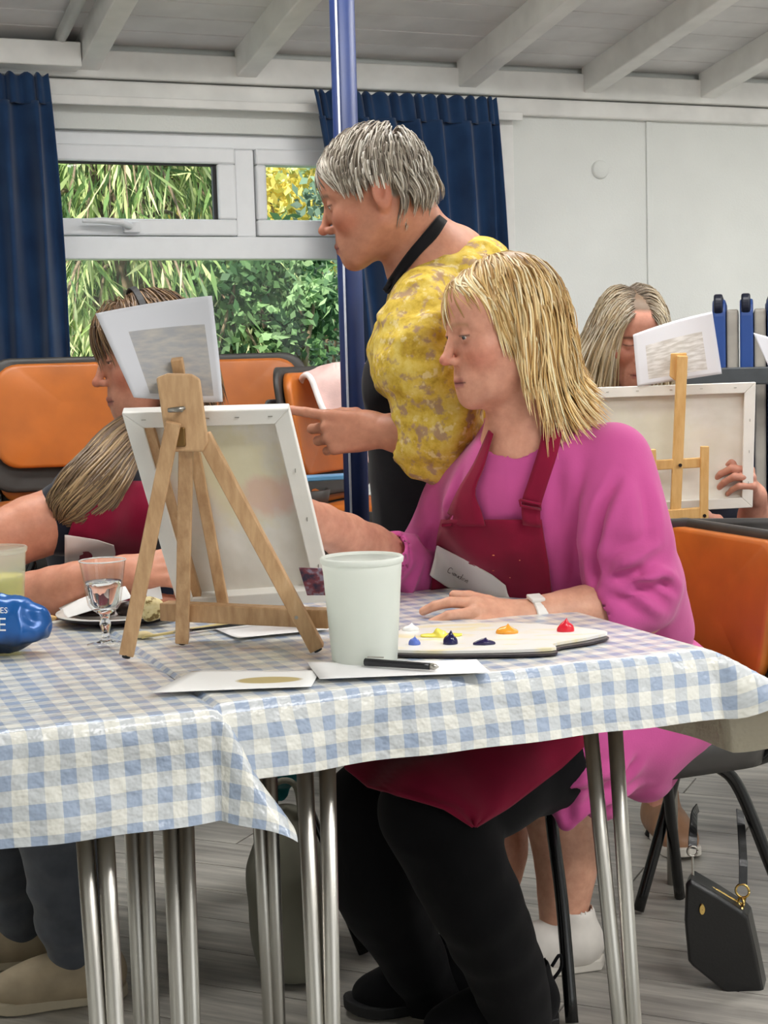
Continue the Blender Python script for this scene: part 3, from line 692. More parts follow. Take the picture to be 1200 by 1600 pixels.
def canvas_mat(name, tints):
    g = G(name); uvn = g.n('ShaderNodeUVMap'); c = lin((232, 229, 220)); cur = c
    nz = g.noise(g.coord('UV'), 5, 4)
    base = g.ramp(nz, [(0.3, lin((222, 218, 208))), (0.7, lin((238, 235, 228)))])
    for (u, v_, ru, rv, col, a) in tints:
        mp = g.n('ShaderNodeMapping'); mp.inputs['Location'].default_value = (-u / ru, -v_ / rv, 0); mp.inputs['Scale'].default_value = (1 / ru, 1 / rv, 1); g.l(uvn.outputs[0], mp.inputs[0])
        ln = g.n('ShaderNodeVectorMath', operation='LENGTH'); g.l(mp.outputs[0], ln.inputs[0])
        d = g.math('ADD', ln.outputs['Value'], g.math('MULTIPLY', g.math('SUBTRACT', g.noise(g.coord('UV'), 9, 4), 0.5), 0.9))
        f = g.ramp(d, [(0.55, (a, a, a)), (1.0, (0, 0, 0))]); base = g.mix(f, base, lin(col))
    g.color(base).set(0.85, spec=0.1); g.bump(g.noise(g.coord('UV', (300, 300, 300)), 1, 1), 0.15, 0.0006); return g.m
def quadP(c, u, v): return (1 - v) * ((1 - u) * c[3] + u * c[2]) + v * ((1 - u) * c[0] + u * c[1])
def art_canvas(TL, TR, BR, BL, bar, th, label, mat, raw_left=False, bw=None):
    """stretched canvas seen from its back; bars are wooden stretcher pieces wrapped in primed cloth"""
    c = [np.asarray(q, float) for q in (TL, TR, BR, BL)]; n = norm(np.cross(c[1] - c[0], c[3] - c[0])); n = n if n[1] > 0 else -n
    W = np.linalg.norm(c[1] - c[0]); H = np.linalg.norm(c[3] - c[0]); root = empty('art_canvas', (c[3] + c[2]) / 2, label, 'canvas')
    bu, bv = bar / W, bar / H
    def piece(nm, q, z0, z1, m, bevel=0.0015):
        P = [quadP(c, *uv) + n * z for z in (z0, z1) for uv in q]
        return MB().add(P, [(0, 1, 2, 3), (4, 5, 6, 7), (0, 1, 5, 4), (1, 2, 6, 5), (2, 3, 7, 6), (3, 0, 4, 7)]).build(nm, m, root, bevel=bevel)
    piece('stretcher_bar', [(0, 1), (1, 1), (1 - bu, 1 - bv), (bu, 1 - bv)], 0, th, M_linen); piece('stretcher_bar', [(0, 0), (1, 0), (1 - bu, bv), (bu, bv)], 0, th, M_linen)
    piece('stretcher_bar', [(0, 0), (0, 1), (bu, 1 - bv), (bu, bv)], 0, th, M_linen); piece('stretcher_bar', [(1, 0), (1, 1), (1 - bu, 1 - bv), (1 - bu, bv)], 0, th, M_linen)
    if raw_left: piece('raw_stretcher_side', [(bu * 1.0, bv), (bu * 1.0, 1 - bv), (bu * 1.0 + 0.012 / W, 1 - bv), (bu * 1.0 + 0.012 / W, bv)], 0.004, th - .002, M_pine, 0)
    N_ = 14; P = np.array([[quadP(c, bu * .5 + (1 - bu) * i / (N_ - 1), bv * .5 + (1 - bv) * j / (N_ - 1)) + n * (th - 0.002) for j in range(N_)] for i in range(N_)])
    uv = np.array([[(i / (N_ - 1), j / (N_ - 1)) for j in range(N_)] for i in range(N_)]).reshape(-1, 2)
    MB().grid(P).build('canvas_sheet', mat, root, smooth=True, uv=uv)
    mb = MB()
    for u in (0.12, 0.3, 0.5, 0.68, 0.88): mb.box(quadP(c, u, 1 - bv * .45) - n * .0006, (0.006, 0.0012, 0.0012))
    for v_ in (0.2, 0.45, 0.7): mb.box(quadP(c, 1 - bu * .45, v_) - n * .0006, (0.0012, 0.0012, 0.006))
    mb.build('staples', M_steel, root); return root, c, n
def paper(name, TL, TR, BR, BL, bow, label, cat, mat, curl=0.0, sag=0.0):
    c = [np.asarray(q, float) for q in (TL, TR, BR, BL)]; n = norm(np.cross(c[1] - c[0], c[3] - c[0])); n = n if n[1] > 0 else -n; N_ = 22; P = np.zeros((N_, N_, 3)); uv = []
    for i in range(N_):
        for j in range(N_):
            u, v_ = i / (N_ - 1), j / (N_ - 1); b = bow * (1 - (2 * u - 1) ** 2)
            P[i, j] = quadP(c, u, v_) + n * b * v_ + np.array([0, 0, sag * (1 - (2 * u - 1) ** 2) * v_]) - n * curl * max(0, u - .6) ** 2 * max(0, .45 - v_) ** 1.5 * 20; uv.append((u, v_))
    o = MB().grid(P).build(name, mat, None, smooth=True, uv=np.array(uv), solid=0.0006); return tag(o, label, cat)
def print_back(name, u0, u1, v0, v1, col):
    g = G(name); uvn = g.n('ShaderNodeUVMap'); sp = g.n('ShaderNodeSeparateXYZ'); g.l(uvn.outputs[0], sp.inputs[0])
    m = g.math('MULTIPLY', g.math('MULTIPLY', g.math('GREATER_THAN', sp.outputs[0], u0), g.math('LESS_THAN', sp.outputs[0], u1)), g.math('MULTIPLY', g.math('GREATER_THAN', sp.outputs[1], v0), g.math('LESS_THAN', sp.outputs[1], v1)))
    im = g.ramp(g.noise(g.coord('UV', (2, 7, 1)), 3.0, 5), [(0.35, lin(col)), (0.6, lin((188, 184, 179))), (0.75, lin((198, 192, 185)))])
    g.color(g.mix(m, lin((216, 217, 223)), im)).set(0.7, spec=0.2); return g.m

# ---- near easel (its back towards us)
fl, frt, rr = ztop(285, 1008), ztop(496, 1020), ztop(198, 1030); YB = 2.045
ez = empty('table_easel', (fl + frt + rr) / 3, 'near wooden tabletop easel standing on the gingham cloth, seen from behind', 'easel')
Bk = lambda x, y, d=0: at(x, y, YB + d)
V = []
for d in (0.0, 0.026): V += [Bk(244, 590, d), Bk(262, 583, d), Bk(300, 584, d), Bk(313, 592, d), Bk(326, 690, d), Bk(318, 706, d), Bk(268, 706, d), Bk(256, 668, d)]
MB().add(V, [tuple(range(8)), tuple(range(8, 16))] + [(i, (i + 1) % 8, 8 + (i + 1) % 8, 8 + i) for i in range(8)]).build('head_block', M_pine, ez, bevel=0.003)
def leg(nm, a, b, w, d, m=M_pine, foot=True, root=None):
    root = root or ez; o = MB().bar(a, b, w, d).build(nm, m, root, bevel=0.0015)
    if foot: bb = np.asarray(b); dirn = norm(np.asarray(b) - np.asarray(a)); MB().tube([bb - dirn * .003, bb + dirn * .0035], 0.006, 12).build('rubber_foot', M_black, o)
    return o
leg('leg', Bk(271, 660, -0.010), rr + (0, 0, .006), 0.020, 0.012)
leg('leg', Bk(291, 695, 0.012), fl + (0, 0, .006), 0.019, 0.018); leg('leg', Bk(317, 680, 0.012), frt + (0, 0, .006), 0.021, 0.018)
lgA, lgB = at(256, 954, fl[1] + 0.016), at(518, 966, frt[1] + 0.022)
MB().bar(lgA, lgB, 0.028, 0.026, side=(0, 1, 0)).build('ledge', M_pine, ez, bevel=0.002)
MB().bar(at(276, 560, YB + 0.034), at(349, 945, fl[1] + 0.030), 0.016, 0.012).build('mast', M_pine, ez, bevel=0.0015)
mb = MB(); mb.tube([Bk(283, 640, -.001), Bk(283, 640, -.016)], 0.0035, 12); mb.tube([Bk(263, 641, -.014), Bk(278, 640, -.017), Bk(289, 637, -.014)], [0.003, 0.004, 0.0025], 10); mb.build('wing_screw', M_steel, ez, smooth=True)
MB().box(Bk(277, 683, -.001), (0.022, 0.006, 0.026)).build('hinge', simple('old_brass', (120, 92, 52), 0.4, metal=0.8), ez, bevel=0.002)
for (x, y, Y) in ((281, 956, fl[1] - 0.004), (463, 965, frt[1] - 0.004)): MB().tube([at(x, y, Y), at(x, y, Y - .012)], 0.0026, 10).build('screw', M_steel, ez)
M_cvA = canvas_mat('canvas_back_a', [(0.55, 0.68, 0.40, 0.34, (232, 220, 150), 0.42), (0.76, 0.55, 0.30, 0.13, (226, 176, 166), 0.55), (0.2, 0.5, 0.3, 0.2, (232, 216, 206), 0.4)])
cvA, cA, nA = art_canvas(at(190, 646, 2.085), at(451, 639, 2.085), at(523, 940, fl[1] + .045), at(281, 958, fl[1] + .045), 0.024, 0.018, 'near painting canvas on the big easel, pale back facing out', M_cvA, raw_left=True)
g = G('photo_label'); nz = g.noise(g.coord('Object', (1, 1, 1)), 70, 4); g.color(g.ramp(nz, [(0.35, lin((52, 44, 70))), (0.5, lin((128, 62, 74))), (0.6, lin((150, 140, 160))), (0.75, lin((88, 100, 130)))])).set(0.4)
lab = [at(467, 886, 2.10), at(503, 887, 2.10), at(512, 929, 2.117), at(480, 929, 2.117)]
MB().add([q - nA * .002 for q in lab] + [q - nA * .001 for q in lab], [(0, 1, 2, 3), (4, 5, 6, 7), (0, 1, 5, 4), (1, 2, 6, 5), (2, 3, 7, 6), (3, 0, 4, 7)]).build('picture_label', g.m, cvA)
paper('reference_print', at(149, 490, 2.10), at(331, 462, 2.10), at(351, 632, 2.072), at(209, 621, 2.072), 0.02, 'large printed sheet clipped to the near easel, hiding the long haired woman\'s head', 'paper', print_back('print_back_a', 0.20, 0.90, 0.06, 0.74, (170, 170, 174)), curl=0.02, sag=0.008)

# ---- far easel with its canvas and print
YC = 3.40
ec = empty('table_easel', at(1080, 836, YC), 'far pine easel at the right, holding the wide canvas', 'easel')
C_ = lambda x, y, d=0: at(x, y, YC + d)
MB().bar(C_(1066, 556, .0), C_(1055, 806, .0), 0.023, 0.014, side=(1, 0, 0)).build('mast', M_pine2, ec, bevel=0.002)
V = []
for d in (0.004, 0.03): V += [C_(1048, 552, d), C_(1073, 551, d), C_(1074, 588, d), C_(1066, 596, d), C_(1056, 596, d), C_(1046, 588, d)]
MB().add(V, [tuple(range(6)), tuple(range(6, 12))] + [(i, (i + 1) % 6, 6 + (i + 1) % 6, 6 + i) for i in range(6)]).build('clamp', M_pine2, ec, bevel=0.002)
MB().bar(C_(1018, 727, .002), C_(1104, 722, .002), 0.014, 0.022, side=(0, 1, 0)).build('cross_bar', M_pine2, ec, bevel=0.002)
MB().bar(C_(1018, 702, -.008), C_(1022, 790, -.008), 0.018, 0.014, side=(1, 0, 0)).build('upright', M_pine2, ec, bevel=0.002)
MB().bar(C_(1101, 697, -.008), C_(1099, 838, -.008), 0.018, 0.014, side=(1, 0, 0)).build('upright', M_pine2, ec, bevel=0.002)
MB().bar(C_(1028, 806, -.002), C_(1106, 800, -.002), 0.02, 0.024, side=(0, 1, 0)).build('ledge', M_pine2, ec, bevel=0.002)
for x, y in ((1063, 727), (1101, 806)): MB().tube([C_(x, y, -.004), C_(x, y, -.017)], 0.004, 10).build('screw', M_black, ec)
for x in (1040, 1099): q = C_(x, 815, .0); MB().bar(q + (0, 0.01, -.0), (q[0], q[1] + .22, 0.738), 0.016, 0.016).build('foot_bar', M_pine2, ec, bevel=0.002)
M_cvC = canvas_mat('canvas_back_c', [(0.35, 0.6, 0.4, 0.3, (226, 226, 196), 0.35), (0.75, 0.45, 0.25, 0.3, (236, 224, 206), 0.35)])
art_canvas(at(918, 606, 3.47), at(1181, 597, 3.42), at(1176, 793, 3.42), at(918, 806, 3.47), 0.024, 0.022, 'far wide canvas at the right, its pale back facing out', M_cvC, bw=1)
paper('reference_print', at(989, 523, 3.47), at(1113, 487, 3.45), at(1128, 584, 3.437), at(996, 604, 3.452), 0.012, 'smaller printed sheet clipped to the far easel above the wide canvas', 'paper', print_back('print_back_c', 0.14, 0.84, 0.1, 0.72, (222, 220, 218)), sag=0.006)
e3 = empty('table_easel', at(1232, 840, 3.62), 'wooden easel at the right frame edge with a sheet on it', 'easel')
MB().bar(at(1215, 500, 3.62), at(1236, 800, 3.62), 0.018, 0.014).build('mast', M_pine2, e3, bevel=0.002)
for x in (1214, 1262): MB().bar(at(1232, 620, 3.63), atz(x, 836, 0.733) * (0, 0, 1) + at(x, 836, 3.62) * (1, 1, 0), 0.016, 0.014).build('leg', M_pine2, e3, bevel=0.002)
paper('reference_print', at(1177, 520, 3.615), at(1258, 540, 3.615), at(1262, 640, 3.61), at(1202, 575, 3.61), 0.006, 'white sheet tip at the right edge in front of the folded tables', 'paper', print_back('print_back_e', 2, 3, 2, 3, (222, 220, 218)))

# ---- plastic tubs
def plastic(name, col, mixf, rough=0.35):
    m = bpy.data.materials.new(name); m.use_nodes = True; nt = m.node_tree; b = nt.nodes['Principled BSDF']; b.inputs['Base Color'].default_value = (*lin(col), 1); b.inputs['Roughness'].default_value = rough
    b.inputs['Subsurface Weight'].default_value = 0.0
    t = nt.nodes.new('ShaderNodeBsdfTranslucent'); t.inputs[0].default_value = (*lin(col), 1); mx = nt.nodes.new('ShaderNodeMixShader'); mx.inputs[0].default_value = 0.5
    tp = nt.nodes.new('ShaderNodeBsdfTransparent'); mx2 = nt.nodes.new('ShaderNodeMixShader'); mx2.inputs[0].default_value = mixf
    o = [n for n in nt.nodes if n.type == 'OUTPUT_MATERIAL'][0]
    nt.links.new(b.outputs[0], mx.inputs[1]); nt.links.new(t.outputs[0], mx.inputs[2]); nt.links.new(mx.outputs[0], mx2.inputs[1]); nt.links.new(tp.outputs[0], mx2.inputs[2]); nt.links.new(mx2.outputs[0], o.inputs[0]); return m
def tub(loc, r0, r1, h, label, m, water=None):
    root = empty('plastic_tub', loc, label, 'tub'); t = 0.0012
    pr = [(0.001, 0.002), (r0 - .004, 0.0), (r0, 0.004), (r0 + (r1 - r0) * .82, h * .86), (r0 + (r1 - r0) * .84, h * .865), (r0 + (r1 - r0) * .86, h * .90), (r1 * .985, h - .008)]
    inn = [(r1 * .985 - t, h - .004), (r0 + (r1 - r0) * .84 - t, h * .88), (r0 - t, .006), (0.001, .004)]
    MB().lathe(pr + inn, loc, 48).build('body', m, root, smooth=True)
    MB().lathe([(r1 * .985, h - .009), (r1 + .001, h - .008), (r1 + .002, h - .002), (r1, h), (r1 * .97, h), (r1 * .968, h - .004)], loc, 48).build('rim', m, root, smooth=True)
    if water: MB().lathe([(0.001, 0.006), (r0 - .003, 0.007), (r0 + (r1 - r0) * .66 - .003, h * water[1]), (0.001, h * water[1])], loc, 40).build('liquid', water[0], root, smooth=False)
    return root
p = ztop(570, 1034); sc = p[1] / 2400
tub(p, 52 * sc, 64 * sc, 0.142, 'white translucent plastic tub beside the near easel\'s right leg', plastic('milky_plastic', (243, 246, 241), 0.06))
M_yel = simple('yellow_paint_water', (232, 222, 60), 0.25, var=0.03)
p = ztop(0, 985); sc = p[1] / 2400
tub(p, 37 * sc, 47 * sc, 0.130, 'plastic tub half full of yellow paint water at the left edge', plastic('clear_plastic', (226, 228, 216), 0.68), (M_yel, 0.66))
# ---- wine glass
def glass_mat(name, ior=1.45, tint=(1, 1, 1)):
    m = bpy.data.materials.new(name); m.use_nodes = True; b = m.node_tree.nodes['Principled BSDF']; b.inputs['Base Color'].default_value = (*tint, 1); b.inputs['Roughness'].default_value = 0.0; b.inputs['Transmission Weight'].default_value = 1.0; b.inputs['IOR'].default_value = ior; return m
M_rim_glint = simple('glass_rim_highlight', (236, 240, 240), .08, spec=.8); M_gl = glass_mat('clear_glass'); M_wat = glass_mat('water', 1.33)
p = ztop(166, 1008); s_ = p[1] / 2400 * 1.0; wg = empty('wine_glass', p, 'short stemmed wine glass of water in front of the plate', 'glass')
H = 0.124; rT = 36.5 * s_
outp = [(0.027, 0.0), (0.0275, 0.002), (0.018, 0.0045), (0.006, 0.009), (0.0048, 0.018), (0.0075, 0.028), (0.0085, 0.033), (0.0060, 0.038), (0.0075, 0.045), (0.017, 0.052), (0.0225, 0.060), (0.0262, 0.085), (0.0285, 0.094), (rT, H)]
inp = [(rT - .0012, H), (0.0268, 0.094), (0.0245, 0.085), (0.0208, 0.062), (0.0155, 0.056), (0.001, 0.053)]
m = bpy.data.materials.new('thin_glass'); m.use_nodes = True; nt = m.node_tree; nt.nodes.clear(); o_ = nt.nodes.new('ShaderNodeOutputMaterial'); tr = nt.nodes.new('ShaderNodeBsdfTransparent'); gl = nt.nodes.new('ShaderNodeBsdfGlossy'); mx = nt.nodes.new('ShaderNodeMixShader'); lw = nt.nodes.new('ShaderNodeLayerWeight')
tr.inputs[0].default_value = (.94, .955, .95, 1); gl.inputs['Roughness'].default_value = .03; pw_ = nt.nodes.new('ShaderNodeMath'); pw_.operation = 'POWER'; pw_.inputs[1].default_value = 3.5; ml_ = nt.nodes.new('ShaderNodeMath'); ml_.operation = 'MULTIPLY_ADD'; ml_.inputs[1].default_value = .8; ml_.inputs[2].default_value = .05; lw.inputs[0].default_value = .5; nt.links.new(lw.outputs['Facing'], pw_.inputs[0]); nt.links.new(pw_.outputs[0], ml_.inputs[0]); nt.links.new(ml_.outputs[0], mx.inputs[0]); nt.links.new(tr.outputs[0], mx.inputs[1]); nt.links.new(gl.outputs[0], mx.inputs[2]); nt.links.new(mx.outputs[0], o_.inputs[0]); M_thin = m
MB().lathe(outp[:3], p, 36).build('foot', M_thin, wg, smooth=True); stem = [(0.001, 0.003)] + [(0.014, 0.0048)] + outp[3:10] + [(0.001, 0.0535)]; MB().lathe(stem, p, 36).build('stem', M_gl, wg, smooth=True)
seg = 36; V = []; bowl = outp[9:]
for r, z in bowl:
    for k in range(seg):
        a = 2 * math.pi * k / seg; fac = 1 + (0.06 * abs(math.cos(a * 4.5)) if 0.05 < z < 0.093 else 0); V.append((p[0] + r * fac * math.cos(a), p[1] + r * fac * math.sin(a), p[2] + z))
n_ = len(bowl)
MB().add(V, [(i * seg + k, i * seg + (k + 1) % seg, (i + 1) * seg + (k + 1) % seg, (i + 1) * seg + k) for i in range(n_ - 1) for k in range(seg)]).build('bowl', M_thin, wg, smooth=True)
MB().tube([p + np.array([rT * math.cos(t), rT * math.sin(t), H]) for t in np.linspace(0, 2 * math.pi, 37)], .0009, 6).build('rim', M_rim_glint, wg, smooth=True)  # rim coloured near white to give the glass a bright edge highlight
MB().lathe([(0.001, 0.0535), (0.0152, 0.0565), (0.0204, 0.0625), (0.0241, 0.085), (0.0262, 0.0935), (0.001, 0.0935)], p, 36).build('water', M_wat, wg, smooth=True)
# ---- crisp packet
g = G('blue_foil'); v = g.coord('Object'); tc_ = g.n('ShaderNodeSeparateXYZ'); g.l(v, tc_.inputs[0])
dk = g.math('ADD', tc_.outputs[2], g.math('MULTIPLY', g.noise(v, 30, 3), 0.02))
g.color(g.ramp(dk, [(0.026, lin((16, 30, 44))), (0.042, lin((16, 92, 168)))])).set(0.28, spec=0.6, metal=0.15); M_foil = g.m
YP = ztop(10, 1018)[1]; a_ = at(-60, 975, YP); b_ = at(30, 977, YP); sd = SDF(a_ - (.08, .09, .08), b_ + (.08, .09, .08), 0.003)
sd.ell((a_ + b_) / 2 + (0.005, 0, 0), (0.086, 0.040, 0.043), k=0.01).ell(at(28, 976, YP), (0.024, 0.020, 0.034), k=0.015).ell(at(50, 968, YP), (0.010, 0.006, 0.016), k=0.012)
V, Q = sd.mesh(2); nn = vnormals(V, Q); V = V + nn * (vnoise(V, 38, 2) * 0.004 - np.abs(vnoise(V, 30, 3)) * 0.007 - np.abs(vnoise(V, 55, 6)) * 0.004 + .003)[:, None]
V[:, 2] = np.maximum(V[:, 2], TOP + .0008); pk = mesh_obj('crisp_packet', V - (a_[0], a_[1], TOP), Q, M_foil, None, smooth=True); pk.location = (a_[0], a_[1], TOP)
tag(pk, 'crumpled blue foil snack packet with white letters at the left edge', 'packet'); bvp = BVHTree.FromPolygons([Vector(x) for x in V], [tuple(int(i) for i in q) for q in Q])
M_ink = simple('white_print', (240, 242, 246), 0.4)
def letters(parent, txt, px, py, size_px, Y, bvh, m, off=0.0012, shear=0.0, rot=0.0):
    cu = bpy.data.curves.new('lettering', 'FONT'); cu.body = txt; cu.size = 1.0; cu.align_x = 'RIGHT'; cu.resolution_u = 3; o = bpy.data.objects.new('lettering', cu); COL.objects.link(o); bpy.context.view_layer.update()
    me = bpy.data.meshes.new_from_object(o.evaluated_get(bpy.context.evaluated_depsgraph_get())); bpy.data.objects.remove(o)
    bm = bmesh.new(); bm.from_mesh(me); bmesh.ops.triangulate(bm, faces=bm.faces); bmesh.ops.subdivide_edges(bm, edges=[e for e in bm.edges if e.calc_length() > 0.2], cuts=2); bmesh.ops.triangulate(bm, faces=bm.faces)
    V = []
    for vtx in bm.verts:
        x, y = vtx.co.x * size_px, vtx.co.y * size_px; x, y = x * math.cos(rot) - y * math.sin(rot), x * math.sin(rot) + y * math.cos(rot)
        d = norm(ray(px + x, py - y)); h = bvh.ray_cast(Vector(CAM), Vector(d), 20)
        V.append(np.array(h[0]) - d * off if h[0] is not None else CAM + d * Y / d[1])
    Fq = [tuple(v.index for v in f.verts) for f in bm.faces]; bm.free()
    return MB().add(V, Fq).build('lettering', m, parent)
letters(pk, 'ME', 10, 986, 30, YP, bvp, M_ink); letters(pk, 'IES', 12, 958, 13, YP, bvp, M_ink)
# ---- plate with biscuit, napkin and chocolate
p = atz(185, 966, TOP); M_china = simple('white_china', (232, 230, 226), 0.2); M_plate2 = simple('dark_glaze', (44, 36, 40), 0.3)
pl = empty('plate', p, 'white plate with a dark underside holding snacks behind the wine glass', 'plate')
MB().lathe([(0.001, 0.006), (0.06, 0.006), (0.082, 0.011), (0.098, 0.013), (0.0985, 0.0115)], p, 48).build('dish', M_china, pl, smooth=True)
MB().lathe([(0.0985, 0.0115), (0.096, 0.008), (0.075, 0.001), (0.001, 0.0)], p, 48).build('underside', M_plate2, pl, smooth=True)
def lump(name, c, r, m, label, cat, seed, amp=0.15, grp=None, flat=None):
    sd = SDF(np.array(c) - np.array(r) * 1.4 - .006, np.array(c) + np.array(r) * 1.4 + .006, max(r) / 10); sd.ell(c, r, k=0)
    V, Q = sd.mesh(1); V = V + vnormals(V, Q) * (vnoise(V, 1.6 / max(r), seed) * amp * min(r))[:, None]
    if flat is not None: V[:, 2] = np.maximum(V[:, 2], flat)
    return tag(mesh_obj(name, V, Q, m, None, smooth=True), label, cat, grp)
g = G('biscuit'); nz = g.noise(g.coord('Object'), 95, 3); g.color(g.ramp(nz, [(0.40, lin((138, 112, 60))), (0.47, lin((226, 208, 150))), (0.7, lin((240, 226, 178)))])).set(0.6); 
lump('biscuit', at(236, 952, 2.36), (0.022, 0.014, 0.020), g.m, 'pale speckled biscuit on the right of the plate', 'biscuit', 3)
M_choc = simple('chocolate', (46, 30, 26), 0.4, var=0.2)
lump('chocolate_piece', at(150, 958, 2.44), (0.032, 0.02, 0.010), M_choc, 'dark chocolate piece on the plate under the white napkin', 'chocolate', 4); lump('chocolate_piece', at(205, 952, 2.43), (0.026, 0.016, 0.015), M_choc, 'dark chocolate piece on the plate beside the biscuit', 'chocolate', 5)
M_paper = simple('white_paper', (240, 240, 240), 0.7, var=0.02)
paper('napkin', at(92, 950, 2.49), at(196, 916, 2.43), at(206, 934, 2.36), at(104, 966, 2.385), -0.004, 'folded white napkin lying across the plate', 'napkin', M_paper)
paper('napkin', at(225, 921, 2.47), at(250, 915, 2.47), at(254, 936, 2.46), at(232, 938, 2.46), 0.004, 'crumpled white tissue standing behind the biscuit', 'napkin', M_paper)
lump('cork_stub', at(70, 966, 2.37), (0.020, 0.008, 0.006), M_pine2, 'small light wooden stub beside the bare forearm', 'stub', 6, flat=TOP)
# ---- papers, brushes, pen
def flat_paper(px, label, m, dz=0.001, name='paper_sheet', cat='paper', lift=0.002, seed=1):
    c = [ztop(*q) for q in px]; N_ = 12; P = np.zeros((N_, N_, 3)); uv = []
    for i in range(N_):
        for j in range(N_):
            u, v_ = i / (N_ - 1), j / (N_ - 1); P[i, j] = quadP(c, u, v_) + np.array([0, 0, dz + lift * (u * (1 - u) * .5 + abs(2 * v_ - 1) ** 3 * .5 + 0.4 * math.sin(5 * u + seed) * v_)]); uv.append((u, v_))
    return tag(MB().grid(P).build(name, m, None, smooth=True, uv=np.array(uv), solid=0.0005), label, cat)
g = G('printed_sheet'); uvn = g.n('ShaderNodeUVMap'); mp = g.n('ShaderNodeMapping'); mp.inputs['Location'].default_value = (-0.68 / .24, -0.5 / .2, 0); mp.inputs['Scale'].default_value = (1 / .24, 1 / .2, 1); g.l(uvn.outputs[0], mp.inputs[0])
ln = g.n('ShaderNodeVectorMath', operation='LENGTH'); g.l(mp.outputs[0], ln.inputs[0]); g.color(g.mix(g.ramp(ln.outputs['Value'], [(0.85, (1, 1, 1)), (1.0, (0, 0, 0))]), lin((240, 240, 238)), lin((190, 172, 118)))).set(0.6)
flat_paper([(300, 1052), (500, 1050), (486, 1076), (232, 1086)], 'printed sheet with an olive brown patch near the table edge', g.m, 0.0016, seed=1)
flat_paper([(480, 1040), (745, 1036), (768, 1056), (500, 1066)], 'plain white sheet lying under the black pen', M_paper, 0.0032, seed=2)
flat_paper([(330, 982), (500, 968), (516, 986), (372, 1000)], 'narrow white card behind the near easel\'s legs', M_paper, 0.002, seed=3)
def stick(name, pa, pb, r, m, label, cat, dz=0.006, tip=None, rb=None):
    a, b = ztop(*pa), ztop(*pb); a[2] += dz + r; b[2] += dz + r; root = empty(name, (a + b) / 2, label, cat)
    MB().tube(bez([a, a * .6 + b * .4, b], 10), np.linspace(r, rb or r * .6, 10), 10).build('handle', m, root, smooth=True)
    if tip: t = norm(b - a); MB().tube([b, b + t * tip[1] * .5, b + t * tip[1]], [r * .8, r * .9, r * .15], 10).build('tip', tip[0], root, smooth=True)
    return root
stick('paint_brush', (455, 973), (300, 992), 0.0032, M_black, 'black handled paint brush behind the near easel\'s legs', 'brush', 0.004, (M_steel, 0.03))
stick('pencil', (420, 968), (222, 1000), 0.0035, simple('pencil_yellow', (226, 206, 140), 0.4), 'pale yellow pencil beside the black brush', 'pencil', 0.0005)
pr_ = stick('pen', (571, 1046), (672, 1053), 0.0052, simple('black_pen', (24, 24, 28), 0.3), 'black ballpoint pen on the white sheet at the table edge', 'pen', 0.0046, (M_steel, 0.012), 0.0046)
a_, b_ = ztop(575, 1046), ztop(600, 1047); MB().bar(a_ + (0, 0, .0165), b_ + (0, 0, .0165), 0.003, 0.0015, side=(0, 1, 0)).build('pen_clip', M_steel, pr_)
lump('sponge_piece', ztop(222, 996) + (0, 0, .004), (0.018, 0.010, 0.005), simple('pale_yellow_sponge', (228, 210, 160), 0.8), 'pale yellow wedge beside the near easel\'s left leg', 'sponge', 8, flat=TOP)
# ---- palette with paint
def slab(name, px, th, m, label, cat, dz):
    c = [ztop(*q) for q in px]; c = [q + np.array([0, 0, dz]) for q in bez(np.array(c + [c[0]]), 40)[:-1]]; n_ = len(c)
    o = MB().add(c + [q + np.array([0, 0, th]) for q in c], [tuple(range(n_))[::-1], tuple(n_ + i for i in range(n_))] + [(i, (i + 1) % n_, n_ + (i + 1) % n_, n_ + i) for i in range(n_)]).build(name, m, None)
    return tag(o, label, cat)
g = G('palette_white'); v = g.coord('Object'); sm = g.ramp(g.noise(g.coord('Object', (3, 9, 1)), 6, 3), [(0.52, (0, 0, 0)), (0.66, (1, 1, 1))]); g.color(g.mix(g.math('MULTIPLY', sm, 0.55), lin((240, 238, 232)), lin((240, 222, 140)))).set(0.3); M_pal = g.m
slab('under_tray', [(610, 1026), (700, 1028), (858, 1025), (872, 1016), (930, 1006), (942, 996), (800, 984), (640, 990)], 0.003, M_plate2, 'thin dark tray under the paint palette', 'tray', 0.0005)
pal = slab('paint_palette', [(604, 1024), (700, 1026), (858, 1022), (866, 1014), (926, 1003), (940, 993), (800, 981), (640, 987)], 0.004, M_pal, 'white paint palette with colour blobs under the wrist', 'palette', 0.0040)
def paint(px, py, rx, rz, col, nm, ry=None):
    c = ztop(px, py) + np.array([0, 0, 0.0095]); r = (rx, ry or rx * .8, rz); sd = SDF(np.array(c) - .03, np.array(c) + .03, 0.0012); sd.ell(c, r, k=0); sd.cap(c + (0, 0, rz * .5), c + (rx * .15, 0, rz * 1.5), rx * .35, rx * .06, k=.003)
    V, Q = sd.mesh(1); V = V + vnormals(V, Q) * (vnoise(V, 160, int(px)) * .0009)[:, None]; V[:, 2] = np.maximum(V[:, 2], TOP + .0078); o = mesh_obj('paint_blob', V, Q, simple('paint_' + nm, col, 0.2, var=.02), pal, smooth=True); o['label'] = nm.replace('_', ' ') + ' paint blob'
paint(648, 1016, .0085, .008, (92, 116, 196), 'light_blue'); paint(704, 1015, .0105, .012, (20, 18, 70), 'navy'); paint(757, 1016, .0165, .005, (34, 24, 72), 'dark_violet', .006)
paint(690, 1003, .032, .003, (240, 226, 96), 'yellow', .010); paint(792, 998, .016, .008, (238, 160, 52), 'orange', .010); paint(884, 995, .0125, .012, (214, 30, 50), 'red', .008); paint(642, 993, .013, .006, (238, 238, 236), 'white')
